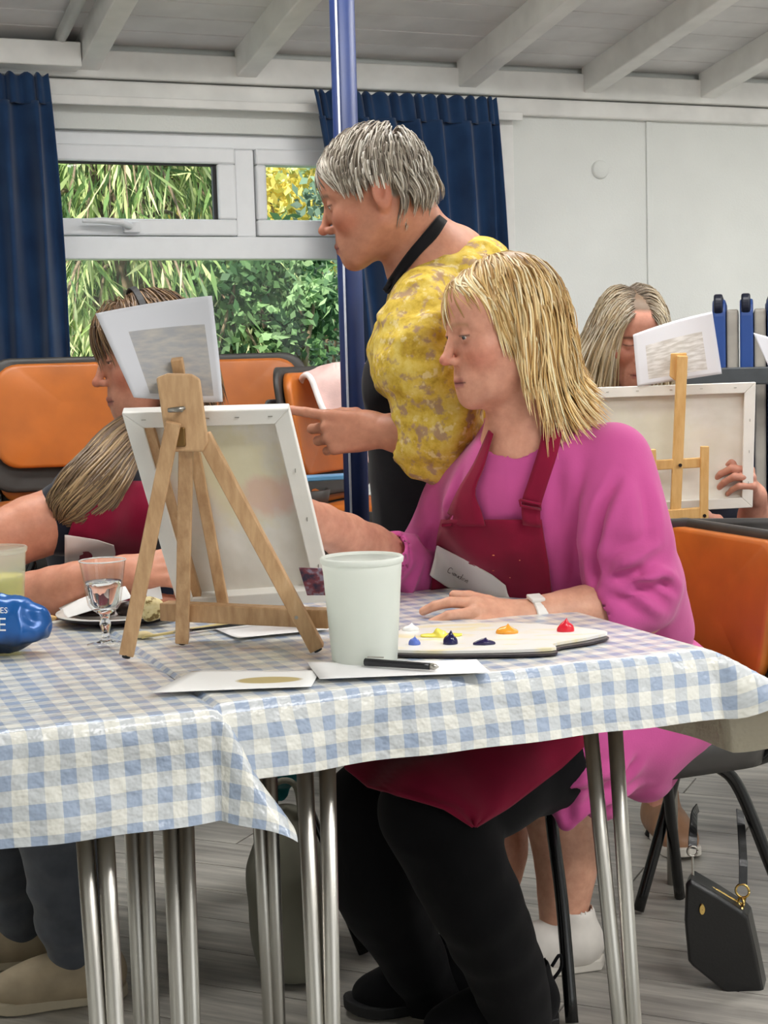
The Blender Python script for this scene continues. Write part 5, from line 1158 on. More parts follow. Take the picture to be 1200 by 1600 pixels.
# ---- leggings and shoes
kN, kF = at(672, 1268, 2.37), at(580, 1262, 2.52); aN, aF = at(812, 1628, 2.50), at(702, 1612, 2.62)
S = SDF((-.2, 2.15, -.02), (.75, 3.1, .72), 0.006)
S.ell(pel, (.185, .185, .13), k=0); S.chain([np.array([.46, 2.70, .51]), kN], [.105, .076], k=.03, n=5); S.chain([np.array([.39, 2.90, .51]), kF], [.105, .076], k=.03, n=5)
S.chain([kN, at(738, 1400, 2.37), at(795, 1530, 2.44), aN], [.074, .068, .056, .046], k=.03, n=9); S.chain([kF, at(588, 1380, 2.52), at(632, 1470, 2.56), aF], [.074, .066, .052, .042], k=.03, n=9)
V, Q = S.mesh(2); V = wrinkle(V, Q, .003, 22, 31); legg = mesh_obj('leggings', V, Q, M_legg, pw, smooth=True); bv_l = bvh_of(V, Q)
def shoe(name, ankle, toe_dir, m, parent, msole, L=.245, s=1.0, sole_h=.022, loop=False, label=None):
    t = norm((toe_dir[0], toe_dir[1], 0)); side = np.array([t[1], -t[0], 0]); o = np.array([ankle[0], ankle[1], 0]) - t * .055; R = np.stack([side, t, [0, 0, 1]], 1); lo = o - .3; hi = o + .3; lo[2] = -.01; hi[2] = .2
    S = SDF(lo, hi, .004); P = lambda x, y, z: o + R @ np.array([x, y, z])
    S.ell(P(0, .03, .045), (.036, .045, .045), R, k=0); S.chain([P(0, .03, .05), P(0, .11, .045), P(0, .19, .032)], [.036, .038, .030], k=.03, n=6); S.ell(P(.0, .17, .035), (.043, .055, .026), R, k=.02); S.cap(P(0, .035, .05), P(0, .04, .098), .038, .042, k=.02)
    S.cap(P(0, .04, .088), P(0, .04, .15), .034, .036, k=.003, op='sub')
    V, Q = S.mesh(1); V[:, 2] = np.maximum(V[:, 2], sole_h * .7); up = mesh_obj(name, V, Q, m, parent, smooth=True)
    if label: up['label'] = label
    out = [(-.030, -.005), (-.036, .05), (-.040, .12), (-.046, .175), (-.034, .225), (0, .243), (.034, .225), (.046, .175), (.038, .12), (.036, .05), (.030, -.005), (0, -.018)]
    out = bez(np.array(out + [out[0]]), 40)[:-1]; n = len(out)
    V = [P(x, y, z + (.012 if y > .2 else 0) * (y - .2) / .045) for z in (0.001, sole_h) for x, y in out]
    MB().add(V, [tuple(range(n))[::-1], tuple(n + i for i in range(n))] + [(i, (i + 1) % n, n + (i + 1) % n, n + i) for i in range(n)]).build('sole', msole, up, bevel=.003)
    return up, P
M_bsole = simple('black_rubber', (22, 22, 24), .6)
for a_, d_ in ((aN, (-.9, -.35)), (aF, (-.95, -.2))):
    up, P = shoe('shoe', a_, d_, M_legg, pw, M_bsole)
    MB().tube(bez([P(0, -.008, .075), P(0, -.026, .095), P(0, -.024, .118), P(0, -.008, .10)], 12), .003, 8).build('heel_loop', M_legg, up, smooth=True)
# ---- burgundy apron: bib, skirt, straps, note
bib, BP = drape(bv_p, [(812, 690, 846), (840, 683, 850), (880, 678, 857), (940, 672, 863), (1000, 668, 868)], M_burg, 'apron', pw, nu=26, nv=30, off=.010, th=.003, fold=.0025, seed=2, its=14)
bib['label'] = 'burgundy apron bib with paint specks'
def strap(pl, pr, nm, bv, off=.012, Y=2.5, n=16, parent=None):
    """strip between two picture edges lying on the body"""
    A_, B_ = bez(np.array(pl, float), n), bez(np.array(pr, float), n); P = np.zeros((n, 5, 3)); last = None
    for j in range(n):
        for i in range(5):
            x, y = A_[j] * (1 - i / 4) + B_[j] * i / 4; d = norm(ray(x, y)); h = bv.ray_cast(Vector(CAM), Vector(d), 20)
            if h[0] is not None: last = h[3]
            P[j, i] = CAM + d * ((h[3] if h[0] is not None else (last or Y / d[1])) - off)
    return MB().grid(P).build(nm, M_burg, parent or bib, smooth=True, solid=.003)
S_b = bvh_of(*join_parts([(Vt, Qt, np.zeros((len(Vt), 3))), hd])[:2])
strap([(764, 672), (742, 722), (718, 762), (700, 800), (690, 822)], [(770, 678), (756, 728), (742, 768), (752, 800), (758, 822)], 'strap', S_b, .014)
st2 = strap([(853, 648), (842, 700), (826, 750), (815, 785), (817, 820)], [(882, 655), (872, 705), (856, 755), (845, 792), (845, 824)], 'strap', S_b, .014)
for yy in (652, 786):
    x0 = 853 if yy < 700 else 813; q = [face_pt(S_b, x, y, .020, 2.5) for x, y in ((x0 - 1, yy - 5), (x0 + 32, yy + 2), (x0 + 33, yy + 10), (x0, yy + 4))]
    MB().tube([q[0], q[1], q[2], q[3], q[0]], .0022, 8).build('buckle', M_burg, st2, smooth=True)
sk, _ = drape(bvh_of(*join_parts([(V, Q, np.zeros((len(V), 3))), (Vt, Qt, np.zeros((len(Vt), 3)))])[:2]), [(1130, 536, 925), (1165, 533, 915), (1200, 538, 878), (1230, 575, 838), (1262, 690, 795), (1292, 738, 744)], M_burg, 'apron_skirt', pw, nu=28, nv=24, off=.016, th=.004, fold=.004, seed=5)
M_speck = simple('paint_speck', (224, 130, 90), .5)
for x, y, r in ((771, 868, .0022), (771, 892, .0018), (812, 876, .0012), (797, 903, .0012), (694, 921, .0014)):
    q = face_pt(bv_p, x, y, .0135, 2.5); MB().lathe([(.0003, .0012), (r * .8, .001), (r, 0)], q, 10).build('paint_speck', M_speck, bib).rotation_euler = (0, 0, 0)
kk_ = np.arange(30 * 26).reshape(30, 26); bv_bib = bvh_of(BP.reshape(-1, 3), np.stack([kk_[:-1, :-1], kk_[:-1, 1:], kk_[1:, 1:], kk_[1:, :-1]], -1).reshape(-1, 4))
note, NP = drape(bv_bib, [(853, 682, 684, 0), (875, 678, 728, 0), (899, 671, 770, 0), (915, 695, 790, 0), (928, 722, 793, 0), (942, 752, 800, 0), (956, 785, 804, 0)], M_note, 'name_note', bib, nu=22, nv=26, off=.0065, th=.001, its=10)
note['label'] = 'white handwritten name note stuck to the apron'
ii_ = np.arange(26 * 22).reshape(26, 22); bv_n = bvh_of(NP.reshape(-1, 3), np.stack([ii_[:-1, :-1], ii_[:-1, 1:], ii_[1:, 1:], ii_[1:, :-1]], -1).reshape(-1, 4))
M_pencil = simple('pencil_mark', (128, 118, 112), .8)
def scribble(strokes, ox, oy, sc, rot, bv, off, parent, r=.0006, m=None):
    mb = MB()
    for st_ in strokes:
        P = []
        for x, y in bez(np.array(st_, float), 4 * len(st_)):
            X, Y_ = x * sc, y * sc; X, Y_ = X * math.cos(rot) - Y_ * math.sin(rot), X * math.sin(rot) + Y_ * math.cos(rot); P.append(face_pt(bv, ox + X, oy + Y_, off, 2.5))
        mb.tube(P, r, 6)
    mb.build('handwriting', m or M_pencil, parent)
scribble([[(8, -9), (3, -11), (0, -5), (2, 1), (8, 0)], [(11, -3), (12, 0)], [(18, -4), (14, -3), (15, 1), (19, -3), (19, 1)], [(21, -4), (22, 0), (25, 0), (26, -4), (26, 1)], [(32, -4), (28, -3), (28, 1), (32, 0), (33, -11), (33, 1)], [(36, -4), (36, 1)], [(39, 1), (39, -4), (43, -3), (43, 1)], [(46, -2), (49, -2), (48, -5), (45, -2), (47, 1), (50, 0)]], 699, 893, .72, .50, bv_n, .0012, note)
# ---- watch
Rw_ = norm(wL - eL); q = wL * .93 + eL * .07; a_ = norm(np.cross(Rw_, (0, 0, 1))); b_ = np.cross(a_, Rw_); mb = MB(); V = []; n = 32
for k in range(n):
    t = 2 * math.pi * k / n
    for r, s in ((.0305, -.0125), (.0345, -.0115), (.0345, .0115), (.0305, .0125)): V.append(q + r * (math.cos(t) * a_ + math.sin(t) * b_ * .92) + Rw_ * s)
mb.add(V, [(k * 4 + i, k * 4 + (i + 1) % 4, ((k + 1) % n) * 4 + (i + 1) % 4, ((k + 1) % n) * 4 + i) for k in range(n) for i in range(4)])
wt = mb.build('wrist_watch', simple('white_rubber', (232, 228, 222), .45), pw, smooth=False, bevel=.001); wt['label'] = 'white wrist watch on the left wrist'
up_ = norm(b_ * (1 if b_[2] > 0 else -1) - np.array([0, .3, 0])); MB().box(q + up_ * .034, (.022, .024, .007), np.stack([np.cross(norm(Rw_), up_), Rw_, up_], 1)).build('watch_case', simple('pale_case', (226, 222, 216), .3), wt, bevel=.002)
# ---- hair: layered blond bob
rng = np.random.default_rng(5)
def keep(p): return (p[:, 2] > .055) | ((p[:, 1] < -.01) & (p[:, 2] > -.045 + .0 * p[:, 1])) | ((p[:, 1] < .03) & (p[:, 2] > .02) & (np.abs(p[:, 0]) > .05))
def keep1(p): return keep(p) & ~((p[:, 1] > .045) & (p[:, 2] < .092 - .3 * (p[:, 1] - .045)))
R0 = scalp_roots(3600, keep1, rng); n_ = len(R0)
nrm = (R0 - CRC) / CRR ** 2; nrm /= np.linalg.norm(nrm, axis=1)[:, None]
part = .022; sd_ = np.where(R0[:, 0] > part, 1, -1.0)
D0 = np.stack([sd_ * 1.0, np.where(R0[:, 1] > .045, -.22, -.05 - 1.2 * np.clip(-R0[:, 1], 0, .09) / .09) + 0 * sd_, -.55 + 0 * sd_], 1)
D0 -= nrm * (D0 * nrm).sum(1)[:, None]; D0 /= np.linalg.norm(D0, axis=1)[:, None]; D0 += .14 * nrm + rng.normal(size=(n_, 3)) * .10
fr_f = np.clip((R0[:, 1] + .02) / .09, 0, 1)
Ln = (.158 - .066 * fr_f ** .8 + .02 * (R0[:, 2] < .03)) * rng.uniform(.75, 1.12, n_); Ln = np.where(R0[:, 1] > .062, Ln * .62, Ln); Ln += .045 * np.clip((R0[:, 2] - .06) / .06, 0, 1) * (1 - fr_f)
lay = rng.uniform(.002, .012, n_) * (1 - .45 * fr_f)
def wind(P, t): 
    w = np.zeros_like(P); back = np.clip(-(P[:, 1] + .02) / .06, 0, 1); low = np.clip((-.035 - P[:, 2]) / .05, 0, 1)
    w[:, 1] = -.32 * back * low * (t > .7); w[:, 2] = .12 * back * low * (t > .7); w[:, 0] = np.sign(P[:, 0]) * .10 * low; w[:, 1] += np.where(P[:, 1] > .02, -.10, 0); return w
St = grow(R0, D0, Ln, 15, [(CRC, CRR, lay), (np.array([0, .03, -.02]), np.array([.060, .064, .085]), .006 + .4 * lay), (np.array([0, .045, .055]), np.array([.0635, .0545, .0535]), .0015 + .4 * lay), (np.array([0, -.03, -.13]), np.array([.056, .056, .10]), .004 + .5 * lay)], np.array([0, .04, -.42]), .62, wind, .025, rng, hug=.35); St = clump(St, 420, .55, rng)
# every lock keeps a slight wave
St += (np.sin(np.linspace(0, 5, 15))[None, :, None] * rng.normal(size=(n_, 1, 3)) * .0022)
V1, Q1, C1 = strands_mesh(H1.w(St), rng.uniform(.0011, .0026, n_), H1.w(CRC), streaks(((224, 188, 124), (240, 214, 160), (204, 164, 102), (250, 234, 194), (178, 138, 84), (232, 202, 146)), (190, 152, 98), .18, .12), rng)
Sc = SDF((-.12, -.14, -.1), (.12, .12, .16), .004); Sc.ell(CRC + (0, -.012, .004), CRR + (.006, .002, .006), k=0).ell((0, -.035, -.02), (.066, .055, .07), k=.03); Sc.ell((0, .085, -.01), (.10, .075, .078), k=.01, op='sub')
Vc, Qc = Sc.mesh(2); hair_parts = join_parts([(V1, Q1, C1), (H1.w(Vc), Qc, np.tile(lin((150, 116, 70)), (len(Vc), 1)))])
hr = mesh_obj('hair', hair_parts[0], hair_parts[1], M_hair, pw, smooth=True, col=hair_parts[2]); hr['label'] = 'layered blond bob'
# ================================================================== STANDING WOMAN IN THE YELLOW BLOUSE
g = G('yellow_print'); v = g.coord('Object'); n1 = g.noise(v, 34, 5, .65); vo = g.n('ShaderNodeTexVoronoi'); vo.inputs['Scale'].default_value = 34; g.l(v, vo.inputs['Vector']); n2 = g.noise(v, 52, 3, .6)
base = g.ramp(n1, [(0.32, lin((178, 146, 50))), (0.5, lin((214, 184, 76))), (0.68, lin((226, 204, 116)))])
fl_ = g.ramp(g.math('ADD', vo.outputs['Distance'], g.math('MULTIPLY', n2, .5)), [(0.50, (1, 1, 1)), (0.72, (0, 0, 0))]); bl_ = g.noise(v, 44, 3, .55); bm_ = g.ramp(bl_, [(0.53, (0, 0, 0)), (0.62, (.8, .8, .8))]); c1 = g.mix(bm_, base, lin((164, 132, 118))); bl2_ = g.noise(g.coord('Object', (1, 1, 1), (1, 2, 3)), 58, 3, .55); c2 = g.mix(g.ramp(bl2_, [(0.58, (0, 0, 0)), (0.66, (.7, .7, .7))]), c1, lin((232, 214, 160)))
g.color(c2).set(.8, spec=.15); g.bump(g.noise(v, 320, 2), .2, .001); M_yb = g.m
M_blk = fabric('black_apron_cotton', (22, 22, 26), var=.1, sheen=.1)
SK2 = (196, 140, 114)
sp = empty('person', (.25, 2.92, 0), 'standing woman with short grey hair, yellow blouse and black apron, bending forward', 'person')
H2 = Frame((-1, .06, -.30), (-.30, 0, 1), 1.0); H2.pin((-EYE[0], .089, .014), at(513, 324, 2.78))
NB2 = at(668, 405, 2.86); s2L, s2R = at(668, 478, 2.73), at(668, 455, 3.02)
hl2 = lambda v_: v_[:, 2] - (.086 - 1.0 * np.clip(.07 - v_[:, 1], 0, .10))
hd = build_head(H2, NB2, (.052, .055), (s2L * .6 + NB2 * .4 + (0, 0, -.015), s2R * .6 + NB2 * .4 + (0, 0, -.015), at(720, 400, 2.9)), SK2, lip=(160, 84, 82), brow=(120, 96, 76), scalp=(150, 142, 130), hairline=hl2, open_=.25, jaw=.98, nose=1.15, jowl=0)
e2, w2 = at(708, 690, 2.66), at(592, 672, 2.70)
S = SDF(np.minimum(e2, at(480, 720, 2.60)) - .08, np.maximum(e2, at(600, 600, 2.8)) + .08, .0022)
S.chain([e2, (e2 + w2) / 2, w2], [.044, .039, .0275], k=.01, n=6)
add_hand(S, w2, (-1, .05, -.02), (.12, -1, .1), +1, [(4, 14, 8), (52, 62, 40), (58, 66, 40), (60, 66, 40)], spread=(12, 0, -4, -8), thumb=((.42, .62, -.75), (.1, .8, -.6), (0, .9, -.4)), s=1.0)
V, Q = S.mesh(1); armL = (V, Q, skin_cols(V, SK2, 7))
eF, wF = at(705, 690, 3.09), at(690, 850, 3.07); S = SDF((-.1, 2.85, .6), (.5, 3.35, 1.3), .005); S.chain([s2R, eF, wF], [.045, .042, .030], k=.02, n=8); add_hand(S, wF, (-.15, 0, -1), (0, 1, 0), -1, [(20, 25, 15)] * 4); V, Q = S.mesh(1); armF = (V, Q, skin_cols(V, SK2, 17))
S = SDF((-.35, 2.3, .0), (.75, 3.3, 1.35), .011); pel2 = np.array([.30, 2.98, .88])
S.chain([NB2 - (0, 0, .05), at(715, 540, 2.9), pel2], [.05, .08, .11], k=.04, n=6); S.cap(s2L, e2, .04, .04, k=.02)
V, Q = S.mesh(1); trunk = (V, Q, skin_cols(V, SK2, 8))
legs = []
kA, aA = at(870, 1270, 2.80), at(884, 1492, 2.76); kB, aB = at(775, 1270, 2.90), at(742, 1500, 2.84)
S = SDF((-.05, 2.55, .0), (.55, 3.2, .95), .005)
for k_, a_, hx in ((kA, aA, -.08), (kB, aB, .08)):
    S.chain([pel2 + (.0, hx, -.05), k_], [.085, .058], k=.02, n=4); S.chain([k_, k_ * .68 + a_ * .32 + (.012, 0, 0), k_ * .3 + a_ * .7, a_], [.054, .056, .040, .031], k=.02, n=8); S.cap(a_, a_ - (.02, .0, a_[2] - .04), .031, .034, k=.02)
V, Q = S.mesh(2); legs = (V, Q, skin_cols(V, (214, 164, 138), 9))
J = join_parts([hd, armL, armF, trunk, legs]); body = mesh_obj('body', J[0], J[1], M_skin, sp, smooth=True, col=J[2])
eyes(H2, (0, 1, -.35), body, (88, 84, 74))
# blouse with wide elbow sleeve
S = SDF((-.25, 2.35, .72), (.80, 3.3, 1.42), .0055)
ch2, bl2 = at(680, 520, 2.88), at(760, 650, 2.95)
Rb = np.stack([norm((.75, 0, -.66)), [0, 1, 0], norm((.66, 0, .75))], 1)
S.ell(ch2, (.100, .155, .15), Rb, k=0); S.ell(at(735, 470, 2.90), (.10, .15, .11), Rb, k=.06); S.ell(bl2, (.11, .15, .15), Rb, k=.06); S.ell(pel2 + (0, 0, .02), (.13, .16, .14), k=.06)
S.cap(NB2 - (0, 0, .045), s2L, .050, .062, k=.04).cap(NB2 - (0, 0, .045), s2R, .05, .06, k=.04)
S.cap(s2R, s2R * .35 + eF * .65, .064, .060, k=.02); S.chain([s2L, at(664, 560, 2.66), at(690, 660, 2.645)], [.066, .080, .070], k=.015, n=7); S.cap(at(690, 668, 2.645), at(640, 672, 2.665), .064, .045, k=.02); S.ell(at(655, 705, 2.655), (.035, .04, .042), k=.03); S.cap(at(700, 690, 2.65), at(690, 730, 2.66), .05, .03, k=.03)
S.cap(NB2 + (.004, 0, -.015), H2.w((0, -.02, -.06)), .062, .066, k=.004, op='sub'); S.cap(at(640, 672, 2.665), at(570, 670, 2.69), .041, .046, k=.004, op='sub')
V, Q = S.mesh(2); V = wrinkle(V, Q, .011, 14, 41, (1, 1, 1.6)); V = wrinkle(V, Q, .007, 30, 45, (.7, 1, 1.6)); V = relax(V, Q, .3)
mesh_obj('blouse', V, Q, M_yb, sp, smooth=True); bvb = bvh_of(V, Q)
# black apron: bib, skirt, neck band
S = SDF((-.3, 2.5, .25), (.8, 3.3, 1.35), .007)
S.ell(at(662, 560, 2.96), (.085, .125, .13), Rb, k=0); S.chain([at(655, 600, 2.97), at(690, 760, 2.98), at(705, 900, 3.0), at(712, 1040, 3.0)], [.10, .125, .14, .15], k=.04, n=10); S.ell(at(622, 590, 2.93), (.045, .09, .07), Rb, k=.03)
V, Q = S.mesh(2); V = wrinkle(V, Q, .006, 12, 51); ap = mesh_obj('apron', V, Q, M_blk, sp, smooth=True); ap['label'] = 'black apron'
bvn = bvh_of(hd[0], hd[1]); bvm = bvh_of(*join_parts([hd, (bvb and V, Q, np.zeros((len(V), 3)))])[:2])
A_, B_ = bez(np.array([(686, 336), (664, 362), (640, 390), (616, 424), (598, 452)], float), 16), bez(np.array([(698, 346), (682, 372), (658, 396), (630, 428), (606, 458)], float), 16); P = np.zeros((16, 5, 3)); last = None
for j in range(16):
    for i in range(5):
        x, y = A_[j] * (1 - i / 4) + B_[j] * i / 4; d = norm(ray(x, y)); hs = [b.ray_cast(Vector(CAM), Vector(d), 20) for b in (bvn, bvb)]; hs = [q[3] for q in hs if q[0] is not None]
        if hs: last = min(hs)
        P[j, i] = CAM + d * ((min(hs) if hs else (last or 2.8)) - .008)
MB().grid(P).build('neck_band', M_blk, sp, smooth=True, solid=.004)
M_snk = simple('white_sneaker', (222, 216, 208), .6, var=.05); M_sole = simple('white_sole', (216, 210, 200), .6)
shoe('sneaker', aA, (-.95, -.15), M_snk, sp, M_sole, label='white sneaker'); shoe('sneaker', aB, (-.95, -.25), M_snk, sp, M_sole, label='white sneaker')
# short swept grey hair
rng = np.random.default_rng(9)
def keep2(p): 
    z, y = p[:, 2], p[:, 1]; ear = (np.abs(p[:, 0]) > .055) & (np.abs(y + .008) < .026) & (z < .042)
    return ~ear & ((z > .082 - .95 * np.clip(.072 - y, 0, .2) ) & (z > np.where(y > -.035, -.02, -.058)))
R0 = scalp_roots(3200, keep2, rng); n_ = len(R0); nrm = (R0 - CRC) / CRR ** 2; nrm /= np.linalg.norm(nrm, axis=1)[:, None]
top = np.clip((R0[:, 2] - .045) / .06, 0, 1); frt_ = np.clip((R0[:, 1] + .03) / .08, 0, 1); bck = np.clip((-R0[:, 1] - .0) / .07, 0, 1)
D0 = np.stack([np.sign(R0[:, 0]) * .45 + 0 * top, .85 * top * (R0[:, 1] > -.06) + .30 * frt_ - .55 * bck * (1 - top), -.75 + .25 * top], 1)
D0 -= nrm * (D0 * nrm).sum(1)[:, None]; D0 /= np.linalg.norm(D0, axis=1)[:, None] + 1e-6; D0 += .16 * nrm + rng.normal(size=(n_, 3)) * .10
Ln = (.040 + .030 * top + .012 * frt_ * top + .024 * bck * (1 - top)) * rng.uniform(.75, 1.15, n_); lay = rng.uniform(.002, .013, n_) * (.45 + .65 * np.clip((R0[:, 2] - .0) / .08, 0, 1))
def wind2(P, t):
    w = np.zeros_like(P); nape = (P[:, 2] < -.01) & (P[:, 1] < -.03); w[:, 1] += np.where(nape, .22, 0); w[:, 2] -= np.where(nape, .2, 0); return w
St = grow(R0, D0, Ln, 11, [(CRC, CRR, lay), (np.array([0, .045, .055]), np.array([.062, .053, .052]), .002 + .5 * lay)], np.array([0, .01, -.13]), .82, wind2, .022, rng, hug=.62); St = clump(St, 380, .5, rng)
V1, Q1, C1 = strands_mesh(H2.w(St), rng.uniform(.0011, .0026, n_), H2.w(CRC), streaks(((166, 156, 142), (196, 188, 174), (138, 126, 112), (216, 210, 198), (112, 100, 88), (176, 166, 150)), (134, 122, 110), .25, .12), rng)
J = join_parts([(V1, Q1, C1)]); hr = mesh_obj('hair', J[0], J[1], M_hair, sp, smooth=True, col=J[2]); hr['label'] = 'short swept grey hair'
# ================================================================== LONG HAIRED WOMAN AT THE LEFT
SK3 = (206, 146, 120)
bp = empty('person', (-.42, 2.93, 0), 'woman with long brown hair and burgundy apron, head half hidden by a sheet', 'person')
H3 = Frame((-.93, -.34, -.20), (-.18, -.06, 1), 1.0); H3.pin((-EYE[0], .089, .014), at(168, 566, 2.86))
NB3 = at(252, 690, 2.97); s3L, s3R = at(140, 790, 2.80), at(300, 780, 3.08)
s3L = at(215, 800, 2.82)
hl3 = lambda v_: v_[:, 2] - (.075 - 1.0 * np.clip(.07 - v_[:, 1], 0, .10))
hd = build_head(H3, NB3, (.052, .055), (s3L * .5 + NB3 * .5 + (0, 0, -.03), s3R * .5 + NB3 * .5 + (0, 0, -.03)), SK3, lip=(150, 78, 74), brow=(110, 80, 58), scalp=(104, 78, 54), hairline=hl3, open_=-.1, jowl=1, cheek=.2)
# left arm to the table edge, right forearm crossing in front
sA, eA = at(128, 800, 2.72), at(-72, 888, 2.62)
S = SDF(at(-160, 1000, 2.45) - .08, at(170, 740, 2.85) + .08, .004); S.chain([sA, (sA + eA) / 2 + (0, 0, .012), eA], [.056, .053, .044], k=.015, n=6); S.chain([eA, at(-60, 920, 2.585), at(20, 945, 2.545)], [.043, .044, .044], k=.015, n=5)
V, Q = S.mesh(2); arm1 = (V, Q, skin_cols(V, SK3, 11))
eB, wB = at(20, 945, 2.545), at(190, 896, 2.50)
S = SDF(at(-30, 1000, 2.42) - .06, at(290, 830, 2.62) + .06, .0024); S.chain([eB, (eB + wB) / 2, wB], [.046, .042, .030], k=.01, n=6)
add_hand(S, wB, (1, -.1, .12), (-.1, -.75, .7), +1, [(50, 60, 40), (58, 64, 40), (60, 66, 40), (60, 66, 40)], thumb=((.5, .7, -.5), (.0, .9, -.5), (-.2, .9, -.5)), s=.95)
V, Q = S.mesh(1); arm2 = (V, Q, skin_cols(V, SK3, 12))
S = SDF((-.85, 2.5, .0), (.1, 3.2, 1.1), .011); pel3 = np.array([-.36, 2.96, .50]); S.chain([NB3 - (0, 0, .05), at(190, 850, 2.92), pel3], [.05, .09, .12], k=.04, n=6); S.cap(s3L, sA, .045, .05, k=.02)
V, Q = S.mesh(1); trunk = (V, Q, skin_cols(V, SK3, 13))
J = join_parts([hd, arm1, arm2, trunk]); body = mesh_obj('body', J[0], J[1], M_skin, bp, smooth=True, col=J[2]); eyes(H3, (-.1, 1, -.3), body, (80, 64, 48))
M_nav = fabric('navy_jersey', (26, 30, 44), var=.1)
S = SDF((-.95, 2.45, .3), (.1, 3.3, 1.12), .006)
S.ell(at(175, 830, 2.92), (.135, .12, .16), k=0); S.ell(at(215, 950, 2.95), (.15, .14, .15), k=.05); S.ell(pel3 + (0, 0, .06), (.16, .17, .14), k=.05); S.cap(NB3 - (0, 0, .05), s3L, .05, .062, k=.03).cap(NB3 - (0, 0, .05), s3R, .05, .062, k=.03)
S.cap(s3L, sA, .066, .066, k=.03); S.cap(sA, sA * .85 + eA * .15, .066, .064, k=.02).cap(s3R, at(225, 930, 3.0), .058, .05, k=.03); S.cap(NB3 + (0, 0, -.02), H3.w((0, -.02, -.06)), .062, .066, k=.004, op='sub')
V, Q = S.mesh(2); V = wrinkle(V, Q, .006, 14, 61); mesh_obj('navy_top', V, Q, M_nav, bp, smooth=True); bv3 = bvh_of(V, Q)
b3, _ = drape(bv3, [(752, 160, 232), (765, 150, 236), (800, 118, 238), (850, 102, 238), (900, 100, 238), (980, 100, 240)], M_burg, 'apron', bp, nu=20, nv=22, off=.012, th=.003, fold=.004, seed=3); b3['label'] = 'burgundy apron'
n3, _ = drape(bv3, [(836, 101, 106), (843, 101, 150), (852, 101, 178), (866, 101, 181), (880, 101, 176)], M_note, 'name_note', b3, nu=14, nv=12, off=.027, th=.001, its=10); n3['label'] = 'blank side of a white note stuck to the apron'
# jeans and shoes under the table
M_jean = fabric('grey_jeans', (84, 88, 96), var=.12, nscale=20); M_tan = simple('beige_leather', (170, 154, 128), .6, var=.08); M_tsole = simple('beige_sole', (190, 178, 154), .6)
k1, a1 = at(78, 1240, 2.62), at(115, 1478, 2.68); k2, a2 = at(-10, 1240, 2.76), at(36, 1440, 2.86)
S = SDF((-1.05, 2.4, .03), (-.1, 3.2, .68), .006); S.ell(pel3, (.16, .17, .12), k=0); S.cap(pel3 + (-.02, -.09, .0), k1, .09, .07, k=.03).cap(pel3 + (-.02, .08, 0), k2, .09, .07, k=.03); S.chain([k1, (k1 + a1) / 2, a1], [.066, .060, .050], k=.02, n=6); S.chain([k2, (k2 + a2) / 2, a2], [.066, .060, .052], k=.02, n=6)
V, Q = S.mesh(2); V = wrinkle(V, Q, .007, 18, 66, (1, 1, 1.6)); mesh_obj('jeans', V, Q, M_jean, bp, smooth=True)
for a_, d_ in ((a1 + (.02, 0, 0), (-.95, -.22)), (a2, (-.95, -.2))):
    up, P = shoe('shoe', a_, d_, M_tan, bp, M_tsole, L=.25); up['label'] = 'beige lace-up shoe'
    for q in range(4): MB().tube(bez([P(-.024, .075 + q * .018, .075 - q * .007), P(0, .08 + q * .018, .088 - q * .009), P(.024, .075 + q * .018, .075 - q * .007)], 8), .0028, 8).build('lace', M_tsole, up, smooth=True)
# hair: fringe, crown, and a long bunch over the shoulder
rng = np.random.default_rng(12); PALB = ((112, 84, 56), (132, 102, 70), (92, 68, 46), (146, 116, 80), (78, 58, 42))
R0 = scalp_roots(1800, lambda p: (p[:, 2] > .075) | ((p[:, 1] < .02) & (p[:, 2] > -.04)) | ((p[:, 1] < .055) & (p[:, 2] > .035)), rng); n_ = len(R0); nrm = (R0 - CRC) / CRR ** 2; nrm /= np.linalg.norm(nrm, axis=1)[:, None]
fr_ = R0[:, 1] > .035
D0 = np.where(fr_[:, None], np.array([0, .8, -.3]) + np.stack([np.sign(R0[:, 0]) * .25, 0 * R0[:, 0], 0 * R0[:, 0]], 1), np.stack([np.sign(R0[:, 0]) * .6, -.35 + 0 * R0[:, 0], -.6 + 0 * R0[:, 0]], 1)) + .2 * nrm + rng.normal(size=(n_, 3)) * .1
Ln = np.where(fr_, .086, .13) * rng.uniform(.85, 1.12, n_); lay = np.where(fr_, rng.uniform(.006, .018, n_), rng.uniform(.002, .011, n_))
St = grow(R0, D0, Ln, 12, [(CRC, CRR, lay), (np.array([0, .045, .055]), np.array([.062, .053, .052]), .002 + .6 * lay), (np.array([0, -.03, -.13]), np.array([.056, .056, .10]), .004 + .5 * lay)], np.array([0, 0, -.35]), .7, None, .03, rng, hug=.5); St = clump(St, 260, .4, rng)
p1 = strands_mesh(H3.w(St), rng.uniform(.0012, .0026, n_), H3.w(CRC), streaks(PALB), rng)
nb_ = 1500; axis = bez([at(238, 655, 2.90), at(196, 690, 2.80), at(158, 740, 2.70), at(120, 790, 2.66), at(98, 822, 2.65)], 22); wd = np.interp(np.linspace(0, 1, 22), [0, .25, .6, .85, 1], [.032, .042, .054, .046, .012])
q = rng.normal(size=(nb_, 2)); q *= (rng.uniform(0, 1, (nb_, 1)) ** .5) / np.linalg.norm(q, axis=1)[:, None]; T = np.gradient(axis, axis=0); T /= np.linalg.norm(T, axis=1)[:, None]; vw = norm(CAM - axis[10]); sd2 = np.cross(T, vw); sd2 /= np.linalg.norm(sd2, axis=1)[:, None]; dp = np.cross(sd2, T)
ph = rng.uniform(0, 6.3, (nb_, 1)); tt = np.linspace(0, 1, 22)[None]
